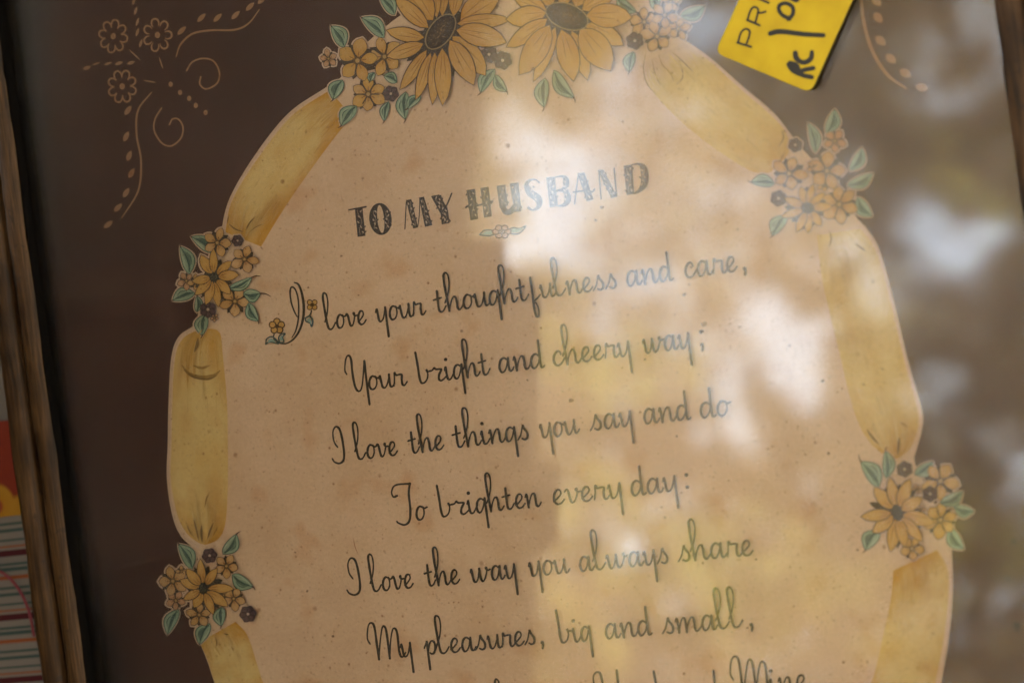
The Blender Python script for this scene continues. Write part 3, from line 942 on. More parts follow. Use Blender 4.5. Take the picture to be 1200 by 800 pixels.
write_line([(385, 386.2), (515, 365.6), (679, 343), (859.5, 318)], [('love', 378, 429), ('your', 440, 499), ('thoughtfulness', 507.5, 721), ('and', 735, 789), ('care', 803.5, 863.5), (',', 871, 875)],
           'script line reading love your thoughtfulness and care')
write_line([(416.6, 458.4), (493, 449), (571, 438.6), (605, 433.6), (656.6, 427.7), (720, 418.6), (785, 410)], [('Your', 403.4, 477), ('bright', 486, 574), ('and', 585, 638), ('cheery', 649, 741), ('way', 753, 811), (';', 821, 825)],
           'script line reading Your bright and cheery way')
write_line([(396, 540), (420, 538), (484, 530.6), (535, 524), (584, 518), (657.5, 510.4), (696, 503.8), (759.6, 495.8), (848, 486.5)],
           [('I', 388, 402.5), ('love', 413, 465.6), ('the', 478, 520), ('things', 529.6, 618), ('you', 632, 679), ('say', 692, 743), ('and', 755, 809.6), ('do', 821, 855.4)],
           'script line reading I love the things you say and do')
write_line([(475, 611), (518, 605), (598, 596), (621.6, 593.7), (655, 590.3), (707.5, 584.7), (769, 577)], [('To', 458, 500), ('brighten', 511, 634), ('every', 648.7, 731), ('day', 740, 795.5), (':', 804, 808)],
           'script line reading To brighten every day')
write_line([(412, 694), (440, 692.4), (503, 686), (557, 681.6), (582, 678.6), (683, 668.6), (778, 659.6), (840, 653), (876, 650.4)],
           [('I', 405, 421), ('love', 431, 484), ('the', 497, 538.6), ('way', 551, 607), ('you', 619, 667.6), ('always', 679.6, 781.6), ('share', 795, 882)],
           'script line reading I love the way you always share')
write_line([(441, 771.4), (465, 769.6), (526, 764.4), (575, 759.6), (622, 754.4), (674.5, 751.5), (714.6, 747.4), (761, 743), (782, 741.7), (864.5, 734.4)],
           [('My', 430, 485), ('pleasures', 497, 626), (',', 634, 638), ('big', 651, 695), ('and', 710, 764), ('small', 776.6, 870), (',', 879, 883)],
           'script line reading My pleasures big and small')
write_line([(580, 841), (705, 830), (850, 817), (940, 808)], [('l', 580, 592), ('Husband', 694, 844), ('Mine', 855, 946)],
           'script line cut off by the bottom of the picture, ending Husband Mine')

# ornamental initial I with two little flowers
k = Ink(Z0 + 70 * UM)
q = lambda L: [(300 + a / 5.714, 320 + b / 5.714) for a, b in L]
k.stroke(q([(256, 62), (285, 78), (308, 140), (320, 230), (314, 310), (290, 385), (252, 440), (205, 470), (160, 470)]), [1.5, 2.4, 3.0, 3.2, 3.0, 2.6, 2.2, 1.8, 1.6], INKC)
k.stroke(q([(240, 432), (266, 385), (284, 300), (284, 190), (266, 115), (240, 93), (228, 125), (236, 195), (256, 255), (276, 292)]), [1.0, 1.8, 2.0, 2.0, 2.0, 2.0, 2.0, 2.0, 1.8, 1.4], INKC)
for fx, fy, r, a0 in ((376, 212, 38, 45), (140, 355, 50, -90)):
    for i in range(4 if fx == 376 else 5):
        a = math.radians(a0 + 360 / (4 if fx == 376 else 5) * i)
        cx, cy = fx + math.cos(a) * r * .62, fy + math.sin(a) * r * .62
        k.fan([(300 + x / 5.714, 320 + y / 5.714) for x, y in ellipse(cx, cy, r * .52, r * .52, 0, 12)], (0.10, 0.055, 0.02))
        k.fan([(300 + x / 5.714, 320 + y / 5.714) for x, y in ellipse(cx, cy, r * .36, r * .36, 0, 12)], (0.60, 0.35, 0.10))
    k.stroke(q([(fx - 8, fy - 8), (fx + 8, fy + 8)]), 1.5, (0.10, 0.055, 0.02))
    k.stroke(q([(fx + 8, fy - 8), (fx - 8, fy + 8)]), 1.5, (0.10, 0.055, 0.02))
k.stroke(q([(372, 250), (360, 280), (330, 300)]), 1.5, INKC)
k.stroke(q([(122, 405), (118, 435), (150, 470)]), 1.6, INKC)
for L in ([(330, 300), (362, 290), (380, 320), (372, 358), (362, 335), (335, 322)], [(65, 475), (72, 440), (105, 425), (135, 445), (150, 472), (110, 462), (85, 462)], [(158, 465), (152, 430), (170, 408), (195, 405), (178, 428), (185, 460)]):
    k.stroke(q(L + [L[0]]), 1.7, (0.07, 0.11, 0.11))
    k.fan(q([(sum(p[0] for p in L) / len(L) * .35 + p[0] * .65, sum(p[1] for p in L) / len(L) * .35 + p[1] * .65) for p in L]), (0.27, 0.38, 0.33))
art(k, 'initial_letter', 'ornamental capital I with two small gold flowers')

# heading TO MY HUSBAND: fat stems with a pale vine running up each
k = Ink(Z0 + 70 * UM)
HD = (0.050, 0.038, 0.032)
A = lambda L: [(400 + a / 6, 185 + b / 6) for a, b in L]
B = lambda L: [(580 + a / 6, 175 + b / 6) for a, b in L]
stems = []


def stem(f, quad):
    """quad: top-left, top-right, bottom-right, bottom-left"""
    P = f(quad)
    k.ngon(P, HD)
    stems.append(P)


def thin(f, pts, w):
    k.stroke(f(pts), w / 6, HD)


stem(A, [(94, 352), (148, 345), (170, 548), (115, 556)]); k.ngon(A([(48, 362), (178, 337), (177, 350), (50, 372)]), HD)
OUT = A(ellipse(275, 430, 79, 113, -6, 28)); INN = A(ellipse(277, 430, 24, 98, -6, 28))
stepi = len(k.v); k.step()
for p, r_ in zip(OUT, INN):
    k.v += [at(*p, k.z), at(*r_, k.z)]; k.c += [HD, HD]
for i in range(28):
    a, b = stepi + 2 * i, stepi + 2 * ((i + 1) % 28)
    k.f.append((a, b, b + 1, a + 1))
stems.append(A([(212, 370), (250, 350), (258, 520), (222, 505)])); stems.append(A([(300, 345), (340, 365), (345, 495), (302, 515)]))
thin(A, [(457, 310), (452, 400), (447, 500)], 8); stem(A, [(454, 297), (492, 291), (540, 490), (505, 497)]); thin(A, [(538, 480), (548, 400), (552, 290)], 7)
stem(A, [(546, 280), (581, 273), (640, 473), (588, 486)])
stem(A, [(630, 269), (688, 258), (745, 350), (697, 392)]); stem(A, [(697, 385), (745, 345), (762, 458), (706, 468)]); thin(A, [(738, 340), (758, 295), (776, 250)], 11)
stem(A, [(880, 228), (940, 218), (962, 430), (908, 439)]); stem(A, [(978, 212), (1036, 204), (1058, 412), (1003, 421)]); thin(A, [(875, 350), (890, 338), (905, 350), (960, 335), (1000, 325), (1045, 322), (1062, 305)], 13)
stem(B, [(12, 257), (72, 250), (92, 395), (34, 415)]); stem(B, [(104, 242), (164, 233), (187, 434), (138, 442)])
thin(B, [(55, 395), (72, 436), (105, 440), (138, 405)], 40)
k.stroke(B([(312, 235), (285, 214), (240, 222), (222, 255), (245, 305), (295, 340), (312, 375), (300, 410), (265, 428), (236, 412)]), [w / 6 for w in (10, 9, 20, 34, 48, 52, 44, 26, 12, 20)], HD)
stem(B, [(360, 200), (420, 192), (442, 400), (386, 408)])
k.stroke(B([(420, 197), (470, 190), (494, 205), (500, 240), (482, 280), (432, 292)]), [w / 6 for w in (8, 14, 36, 42, 26, 8)], HD)
k.stroke(B([(432, 292), (480, 290), (508, 320), (510, 360), (488, 390), (440, 400)]), [w / 6 for w in (8, 24, 40, 44, 26, 8)], HD)
thin(B, [(590, 170), (572, 280), (560, 385)], 10); stem(B, [(580, 170), (628, 163), (693, 354), (645, 365)]); thin(B, [(552, 302), (600, 295), (650, 292), (685, 298), (700, 280)], 12)
thin(B, [(732, 150), (738, 250), (746, 350)], 9); stem(B, [(722, 150), (762, 143), (859, 333), (818, 342)]); thin(B, [(838, 133), (846, 230), (856, 332)], 9)
stem(B, [(905, 116), (965, 106), (978, 314), (926, 322)])
k.stroke(B([(965, 108), (1012, 104), (1042, 130), (1054, 190), (1046, 250), (1014, 292), (975, 312)]), [w / 6 for w in (8, 18, 46, 52, 48, 24, 8)], HD)
stems.append(B([(1025, 125), (1062, 140), (1065, 250), (1020, 270)])); stems.append(B([(475, 200), (508, 210), (512, 370), (478, 380)])); stems.append(B([(232, 250), (262, 250), (310, 360), (275, 380)]))
for i_s, P in enumerate(stems):
    tl, tr, br, bl = P
    def on(u, v): return tuple((tl[c] * (1 - u) + tr[c] * u) * (1 - v) + (bl[c] * (1 - u) + br[c] * u) * v for c in (0, 1))
    VN = (0.30, 0.22, 0.16)
    ph = rng.uniform(0, 6)
    k.stroke([on(.5 + .20 * math.sin(ph + v * 9), v) for v in np.linspace(.08, .92, 9)], 0.65, VN, 3)
    for j in range(5):
        v = .14 + j * .18
        u = .5 - .24 * math.sin(ph + v * 9)
        x, y = on(min(.8, max(.2, u)), v)
        dash(k, x, y, rng.uniform(3, 4.4), rng.uniform(1.2, 1.9), rng.choice((55, 70, -60, 40)), (0.50, 0.37, 0.27))
        # little leaves that break the outline of the stem
        if rng.random() < .5:
            side = rng.choice((-.06, 1.06))
            x, y = on(side, v)
            dash(k, x, y, rng.uniform(2.6, 3.8), 1.8, rng.choice((60, -50)), HD)
art(k, 'heading', 'heading in fat vine-patterned capitals reading TO MY HUSBAND')

# ornament under the heading
k = Ink(Z0 + 70 * UM)
for L in ([(562, 275), (568, 270), (577, 270), (583, 272), (575, 276), (567, 276)], [(594, 271), (601, 267), (609, 268), (616, 265), (609, 273), (600, 274)]):
    k.stroke(L + [L[0]], 1.7, (0.07, 0.12, 0.12))
    k.fan([(p[0] * .8 + sum(a[0] for a in L) / 6 * .2, p[1] * .7 + sum(a[1] for a in L) / 6 * .3) for p in L], (0.32, 0.42, 0.35))
for i in range(6):
    a = i * 1.047
    k.fan(ellipse(588 + 7 * math.cos(a), 271.5 + 5 * math.sin(a), 4.6, 3.9, 0, 10), (0.13, 0.07, 0.05))
    k.fan(ellipse(588 + 7 * math.cos(a), 271.5 + 5 * math.sin(a), 3.2, 2.6, 0, 10), (0.55, 0.35, 0.24))
for dx in (-3, 3): k.stroke([(588 + dx, 269), (588 - dx, 274)], 1.0, (0.16, 0.09, 0.06))
art(k, 'heading_ornament', 'small pink flower with two green leaves under the heading')

# a few larger stains and scratches on the card
for x, y, r, c_ in ((705, 243, 2.6, .5), (698, 258, 1.8, .45), (802, 345, 2.6, .45), (825, 380, 3.6, .5), (823, 388, 2.4, .4), (756, 421, 1.8, .35), (669, 469, 3.2, .5), (793, 511, 1.8, .4), (541, 388, 2.2, .7), (361, 337, 1.4, .5),
                    (303, 378, 1.2, .5), (236, 615, 1.8, .2), (360, 692, 1.8, .5), (390, 745, 1.8, .45), (346, 647, 1.2, .4), (964, 446, 2.2, .45), (971, 531, 2.0, .5), (1005, 644, 1.6, .5), (618, 445, 1.3, .3), (400, 300, 1.5, .6),
                    (810, 313, 2.0, .6), (886, 655, 1.6, .5), (420, 346, 1.3, .6), (876, 735, 1.8, .45), (770, 410, 1.2, .4)):
    k = Ink(Z0 + 40 * UM)
    k.fan([(x + r * (0.7 + .6 * hash2(i + x, y)) * math.cos(i * .7), y + r * (0.6 + .5 * hash2(i, x + y)) * math.sin(i * .7)) for i in range(9)],
          mixv((0.10, 0.05, 0.02), CREAM, c_ * .8), midcol=mixv((0.08, 0.04, 0.02), CREAM, c_ * .5))
    art(k, 'stain')
for x, y, r in ((1192, 733, 5), (1181, 677, 3), (1188, 634, 3.5), (1175, 541, 3), (1155, 480, 1.5)):
    k = Ink(Z0 + 40 * UM)
    k.fan([(x + r * (0.7 + .6 * hash2(i + x, y)) * math.cos(i * .7), y + r * (0.7 + .6 * hash2(i, x + y)) * math.sin(i * .7)) for i in range(9)], (0.012, 0.008, 0.008))
    art(k, 'stain')
k = Ink(Z0 + 40 * UM)
k.stroke([(150, 536), (154, 546), (156, 554)], 1.2, (0.006, 0.004, 0.004), taper=.5)
art(k, 'scratch')
k = Ink(Z0 + 40 * UM)
k.stroke([(414, 630), (416, 640), (420, 650)], .8, (0.35, 0.16, 0.09), taper=.5)
art(k, 'scratch')

# glass pane with film of dust
GL = bpy.data.materials.new('window_glass')
GL.use_nodes = True
t = GL.node_tree
t.nodes.clear()
out = N(t, 'ShaderNodeOutputMaterial')
tr = N(t, 'ShaderNodeBsdfTransparent')
gl = N(t, 'ShaderNodeBsdfGlossy', i_Roughness=0.034)
gh = N(t, 'ShaderNodeBsdfGlossy', i_Roughness=0.19)
fr = N(t, 'ShaderNodeFresnel', i_IOR=1.70)
df = N(t, 'ShaderNodeBsdfDiffuse')
df.inputs['Color'].default_value = (0.36, 0.32, 0.28, 1)
m0 = N(t, 'ShaderNodeMixShader'); m1 = N(t, 'ShaderNodeMixShader'); m2 = N(t, 'ShaderNodeMixShader')
m0.inputs[0].default_value = 0.36
t.links.new(gl.outputs[0], m0.inputs[1]); t.links.new(gh.outputs[0], m0.inputs[2])
t.links.new(fr.outputs[0], m1.inputs[0])
t.links.new(tr.outputs[0], m1.inputs[1]); t.links.new(m0.outputs[0], m1.inputs[2])
g = N(t, 'ShaderNodeTexCoord')
nd = N(t, 'ShaderNodeTexNoise', i_Scale=45.0, i_Detail=6.0, i_Roughness=0.7)
t.links.new(g.outputs['Object'], nd.inputs['Vector'])
vd = N(t, 'ShaderNodeTexVoronoi', i_Scale=950.0)
t.links.new(g.outputs['Object'], vd.inputs['Vector'])
speck = ramp(t, vd.outputs['Distance'], [(0.10, 1.0), (0.24, 0.0)])
sepv = N(t, 'ShaderNodeSeparateColor')
t.links.new(vd.outputs['Color'], sepv.inputs[0])
speck = math_node(t, 'MULTIPLY', speck, math_node(t, 'GREATER_THAN', sepv.outputs[0], 0.72))
nsm = N(t, 'ShaderNodeTexNoise', i_Scale=1.0, i_Detail=4.0)
mpg = N(t, 'ShaderNodeMapping')
mpg.inputs['Scale'].default_value = (14, 120, 1)
mpg.inputs['Rotation'].default_value = (0, 0, 0.5)
t.links.new(g.outputs['Object'], mpg.inputs['Vector'])
t.links.new(mpg.outputs[0], nsm.inputs['Vector'])
smear = ramp(t, nsm.outputs['Fac'], [(0.52, 0.0), (0.72, 0.012)])
film = math_node(t, 'ADD', ramp(t, nd.outputs['Fac'], [(0.35, 0.002), (0.7, 0.010)]), math_node(t, 'ADD', smear, math_node(t, 'MULTIPLY', speck, 0.16)))
t.links.new(film, m2.inputs[0])
t.links.new(m1.outputs[0], m2.inputs[1]); t.links.new(df.outputs[0], m2.inputs[2])
t.links.new(m2.outputs[0], out.inputs['Surface'])
ZG0, ZG1 = 0.0014, 0.0032
e = 0.001
gp = mesh_obj('glass_pane', [(x, y, z) for z in (ZG0, ZG1) for x, y in ((x_in - e, y_bot - e), (x_right + e, y_bot - e), (x_right + e, y_top + e), (x_in - e, y_top + e))],
              [(3, 2, 1, 0), (4, 5, 6, 7), (0, 1, 5, 4), (1, 2, 6, 5), (2, 3, 7, 6), (3, 0, 4, 7)], GL)
under(gp)

# ------------------------------------------------------------------ price sticker on the glass
TH = 0.0011
zs = ZG1 + 0.0001


def rounded(c, r, n=6):
    """rounded polygon in the plane from picture points"""
    out_ = []
    m = len(c)
    for i in range(m):
        p, a, b = Vector(c[i]), Vector(c[i - 1]), Vector(c[(i + 1) % m])
        d0, d1 = (a - p).normalized(), (b - p).normalized()
        p0, p1 = p + d0 * r, p + d1 * r
        for k_ in range(n + 1):
            u = k_ / n
            out_.append(tuple(p0 * (1 - u) ** 2 + p * 2 * u * (1 - u) + p1 * u * u))
    return out_


P = rounded([(838, 62), (950, 109), (1042, -95), (930, -142)], 11)
tagm, tt, tb = new_mat('yellow_card', 0.55, 0.3)
gg = N(tt, 'ShaderNodeTexCoord')
n1 = N(tt, 'ShaderNodeTexNoise', i_Scale=160.0, i_Detail=5.0)
tt.links.new(gg.outputs['Object'], n1.inputs['Vector'])
tt.links.new(ramp(tt, n1.outputs['Fac'], [(0.25, (0.42, 0.285, 0.006)), (0.5, (0.50, 0.35, 0.007)), (0.75, (0.55, 0.395, 0.010))]), tb.inputs['Base Color'])
sidem, st_, sb = new_mat('sticker_shadow_edge', 0.8, 0.1)
sb.inputs['Base Color'].default_value = (0.05, 0.035, 0.012, 1)  # shadow along the edge put into a dark side colour
c0 = at(900, 40, zs)
ST = empty('price_sticker', c0)
tag(ST, 'yellow price sticker with black marker writing stuck on the glass', 'price sticker')
top = [at(x, y, zs + TH) - c0 for x, y in P]
vs = top + [Vector((v.x, v.y, 0)) for v in top]
n = len(P)
mesh_obj('sticker_face', vs[:n], [tuple(range(n))[::-1]], tagm, ST)
mesh_obj('sticker_shadow_edge', vs, [(i, (i + 1) % n, n + (i + 1) % n, n + i) for i in range(n)], sidem, ST)
mk, mt_, mb_ = new_mat('black_marker', 0.35, 0.4)
mb_.inputs['Base Color'].default_value = (0.012, 0.011, 0.010, 1)


def sticker_text(name, strokes, z, label=None):
    k = Ink(zs + TH + z)
    for L, w in strokes:
        k.stroke([(835 + a / 7.06, b / 7.06) for a, b in L], [q * 1.25 for q in w] if isinstance(w, list) else w * 1.2, INKC)
    o = mesh_obj(name, [v - c0 for v in k.v], k.f, mk, ST)
    if label: o['label'] = label


sticker_text('printed_word', [([(205, 354), (262, 372), (320, 390)], 2.2), ([(212, 352), (228, 290), (250, 254), (282, 242), (308, 262), (300, 310), (278, 372)], 2.0),
                              ([(285, 168), (340, 190), (390, 212)], 2.2), ([(290, 166), (306, 110), (326, 72), (352, 60), (378, 82), (370, 130), (352, 196)], 2.0), ([(372, 108), (405, 108), (440, 98)], 2.0),
                              ([(352, -22), (408, 2), (465, 26)], 2.2), ([(440, -60), (400, -85), (390, -150), (430, -190), (490, -170), (505, -120)], 2.2),
                              ([(440, -230), (552, -185)], 2.2), ([(440, -230), (475, -310)], 2.2), ([(495, -205), (528, -290)], 2.2), ([(552, -185), (588, -265)], 2.2)], 30 * UM, 'printed word PRICE')
sticker_text('handwritten_price', [([(476, 280), (540, 264), (620, 268), (760, 285), (918, 294)], [4.6, 5, 4.8, 4.6, 4.4]),
                                   ([(640, 158), (580, 128), (548, 82), (560, 42), (612, 30), (662, 62), (664, 118), (628, 162)], 4.0),
                                   ([(690, 8), (640, -20), (615, -70), (640, -110), (700, -105), (730, -50), (700, 5)], 4.0)], 30 * UM, 'handwritten figures 100')
sticker_text('handwritten_initials', [([(632, 535), (668, 575), (720, 612)], [5, 6.5, 5]), ([(640, 520), (690, 548), (712, 600)], [4, 6, 5]), ([(700, 605), (760, 580), (835, 565)], 4.4), ([(705, 606), (760, 628), (822, 640)], 4.6),
                                      ([(685, 440), (692, 480), (728, 512), (775, 515), (815, 482), (822, 432)], [5, 5.2, 4.6, 4.8, 4.6, 4])], 30 * UM, 'handwritten initials RC')

# ------------------------------------------------------------------ cloths, cord and table under the frame
ZT = -0.0155


def cloth_mat(name, build):
    m, t, b = new_mat(name, 0.95, 0.1)
    g = N(t, 'ShaderNodeTexCoord')
    c = build(t, g)
    w = N(t, 'ShaderNodeTexWave', i_Scale=900.0, i_Distortion=1.5)
    t.links.new(g.outputs['Object'], w.inputs['Vector'])
    c = mixc(t, 1.0, c, ramp(t, w.outputs['Fac'], [(0.0, (0.8, 0.8, 0.8)), (1.0, (1.08, 1.08, 1.08))]), 'MULTIPLY')
    t.links.new(c, b.inputs['Base Color'])
    return m


def stripes(t, g):
    sp = N(t, 'ShaderNodeSeparateXYZ')
    t.links.new(g.outputs['Object'], sp.inputs[0])
    # one repeat of the pattern is 14.5 mm
    y = math_node(t, 'FRACT', math_node(t, 'ADD', math_node(t, 'MULTIPLY', sp.outputs['Y'], 1 / 0.0145), 50.0))
    r = N(t, 'ShaderNodeValToRGB')
    r.color_ramp.interpolation = 'CONSTANT'
    W_, T_, O_, M_ = (0.15, 0.13, 0.115), (0.036, 0.058, 0.055), (0.19, 0.055, 0.02), (0.05, 0.011, 0.014)
    st = [(0, W_), (.08, T_), (.13, W_), (.19, T_), (.23, W_), (.34, O_), (.40, W_), (.47, T_), (.53, W_), (.56, T_), (.60, W_), (.70, M_), (.80, W_), (.84, O_), (.87, W_), (.94, T_), (.97, W_)]
    e_ = r.color_ramp.elements
    while len(e_) < len(st): e_.new(.5)
    for el, (p, c) in zip(e_, st): el.position = p; el.color = (*c, 1)
    t.links.new(y, r.inputs[0])
    return r.outputs[0]


def floral(t, g):
    v = N(t, 'ShaderNodeTexVoronoi', i_Scale=85.0, i_Randomness=0.9)
    t.links.new(g.outputs['Object'], v.inputs['Vector'])
    c = ramp(t, v.outputs['Distance'], [(0.12, (0.20, 0.04, 0.02)), (0.16, (0.26, 0.12, 0.012)), (0.40, (0.28, 0.14, 0.016)), (0.47, (0.14, 0.022, 0.012))])
    return c


def cloth(name, label, x0, x1, y0, y1, z, mat, cat):
    vs, fs = [], []
    nx, ny = 50, 60
    for i in range(nx + 1):
        for j in range(ny + 1):
            x, y = x0 + (x1 - x0) * i / nx, y0 + (y1 - y0) * j / ny
            vs.append((x, y, z + 0.0012 * math.sin(x * 70 + y * 33) + 0.0008 * math.sin(y * 120 - x * 50)))
    for i in range(nx):
        for j in range(ny):
            a = i * (ny + 1) + j
            fs.append((a, a + ny + 1, a + ny + 2, a + 1))
    o = mesh_obj(name, vs, fs, mat, None, smooth=True)
    return tag(o, label, cat)


yb = at(10, 600, ZT).y
ya = at(4, 493, ZT).y
cloth('striped_cloth', 'white cloth with thin teal, orange and maroon stripes beside the frame', x_in - 0.16, x_in + 0.02, yb - 0.14, yb, ZT - 0.003, cloth_mat('striped_cotton', stripes), 'cloth')
cloth('floral_cloth', 'red and orange flowered cloth peeping out left of the frame', x_in - 0.16, x_in + 0.02, yb - 0.001, ya, ZT - 0.0025, cloth_mat('floral_cotton', floral), 'cloth')
cloth('white_cloth', 'plain white cloth behind the flowered one at the left edge', x_in - 0.16, x_in + 0.02, ya - 0.001, ya + 0.030, ZT - 0.003, cloth_mat('white_cotton', lambda t, g: mixc(t, 0.0, (0.11, 0.095, 0.085), (1, 1, 1))), 'cloth')
# pink cord
pts = [at(x, y, ZT + 0.001) for x, y in spline([(-60, 640), (-20, 662), (5, 672), (22, 690), (34, 716), (40, 745)], 6)]
vs, fs = [], []
for i, p in enumerate(pts):
    d = (pts[min(i + 1, len(pts) - 1)] - pts[max(i - 1, 0)]).normalized()
    sd = d.cross(Vector((0, 0, 1))).normalized()
    up = sd.cross(d)
    for j in range(8):
        a = j * math.pi / 4
        vs.append(p + (sd * math.cos(a) + up * math.sin(a)) * 0.00035)
    if i:
        for j in range(8): fs.append(((i - 1) * 8 + j, (i - 1) * 8 + (j + 1) % 8, i * 8 + (j + 1) % 8, i * 8 + j))
cm, c_t, c_b = new_mat('pink_cord', 0.7, 0.2)
c_b.inputs['Base Color'].default_value = (0.16, 0.03, 0.04, 1)
tag(mesh_obj('cord', vs, fs, cm, None, smooth=True), 'thin pink cord lying across the striped cloth', 'cord')

# table
TB = wood_material('table_wood', (0.02, 0.014, 0.01), (0.05, 0.035, 0.022))


def box(x0, x1, y0, y1, z0, z1):
    return [(x, y, z) for z in (z0, z1) for x, y in ((x0, y0), (x1, y0), (x1, y1), (x0, y1))], [(3, 2, 1, 0), (4, 5, 6, 7), (0, 1, 5, 4), (1, 2, 6, 5), (2, 3, 7, 6), (3, 0, 4, 7)]


TE = empty('table', (0, 0, -0.76))
tag(TE, 'dark wooden table under the frame and the cloths', 'table')
under_t = lambda o: (setattr(o, 'parent', TE), setattr(o, 'location', (0, 0, 0.76)))
v_, f_ = box(-0.7, 0.5, -0.5, 0.5, -0.05, -0.0195 - 0.002)
under_t(mesh_obj('tabletop', v_, f_, TB))
for lx in (-0.66, 0.42):
    for ly in (-0.46, 0.42):
        v_, f_ = box(lx, lx + .05, ly, ly + .05, -0.76, -0.05)
        under_t(mesh_obj('leg', v_, f_, TB))
gm, g_t, g_b = new_mat('lawn', 0.95, 0.1)
gg = N(g_t, 'ShaderNodeTexCoord')
n1 = N(g_t, 'ShaderNodeTexNoise', i_Scale=9.0, i_Detail=8.0)
g_t.links.new(gg.outputs['Object'], n1.inputs['Vector'])
g_t.links.new(ramp(g_t, n1.outputs['Fac'], [(0.35, (0.05, 0.06, 0.02)), (0.65, (0.10, 0.10, 0.045))]), g_b.inputs['Base Color'])
v_, f_ = [(-150, -150, -0.762), (150, -150, -0.762), (150, 150, -0.762), (-150, 150, -0.762)], [(0, 1, 2, 3)]
tag(mesh_obj('ground', v_, f_, gm), kind='structure')

# ------------------------------------------------------------------ foliage added overhead, out of view, for the reflections in the glass
Rn = np.array([list(r) for r in RWT])
Cn = np.array(CAM)


def mirror_px(p):
    """where the glass shows points p (n,3) of the tree"""
    q_ = p.copy(); q_[:, 2] = 2 * ZG1 - q_[:, 2]
    v = (q_ - Cn) @ Rn.T
    return W / 2 + F * v[:, 0] / -v[:, 2], H / 2 - F * v[:, 1] / -v[:, 2]


# gaps of the light tree, placed to fit the glare: x, y, rx, ry, clearing
GAPS = [(655, 275, 62, 42, 1), (612, 175, 34, 70, .6), (735, 108, 34, 30, .6), (795, 12, 44, 38, 1), (1105, 285, 66, 46, .95), (1020, 315, 30, 48, .7),
        (905, 395, 50, 56, 1), (865, 492, 40, 38, .95), (945, 440, 30, 40, .9), (1165, 35, 40, 60, .5), (1085, 60, 30, 40, .35), (1110, 110, 40, 26, .3), (960, 30, 30, 40, .3), (740, 345, 34, 24, .6),
        (590, 418, 16, 24, .6), (745, 640, 30, 26, .65), (690, 715, 30, 22, .5), (1192, 545, 22, 60, .4), (1140, 700, 30, 20, .2), (1100, 450, 30, 40, .25), (860, 30, 40, 26, .6), (700, 390, 26, 22, .6), (655, 205, 50, 40, .6),
        (700, 605, 95, 60, .2), (760, 235, 120, 120, .44), (790, 400, 100, 60, .4), (940, 250, 60, 60, .4)]


def edge_x(py):
    return np.interp(py, [-400, 0, 60, 120, 190, 260, 330, 390, 430, 480, 520, 560, 600, 650, 700, 760, 900], [610, 588, 578, 560, 562, 548, 545, 556, 566, 590, 596, 570, 535, 528, 548, 520, 500])


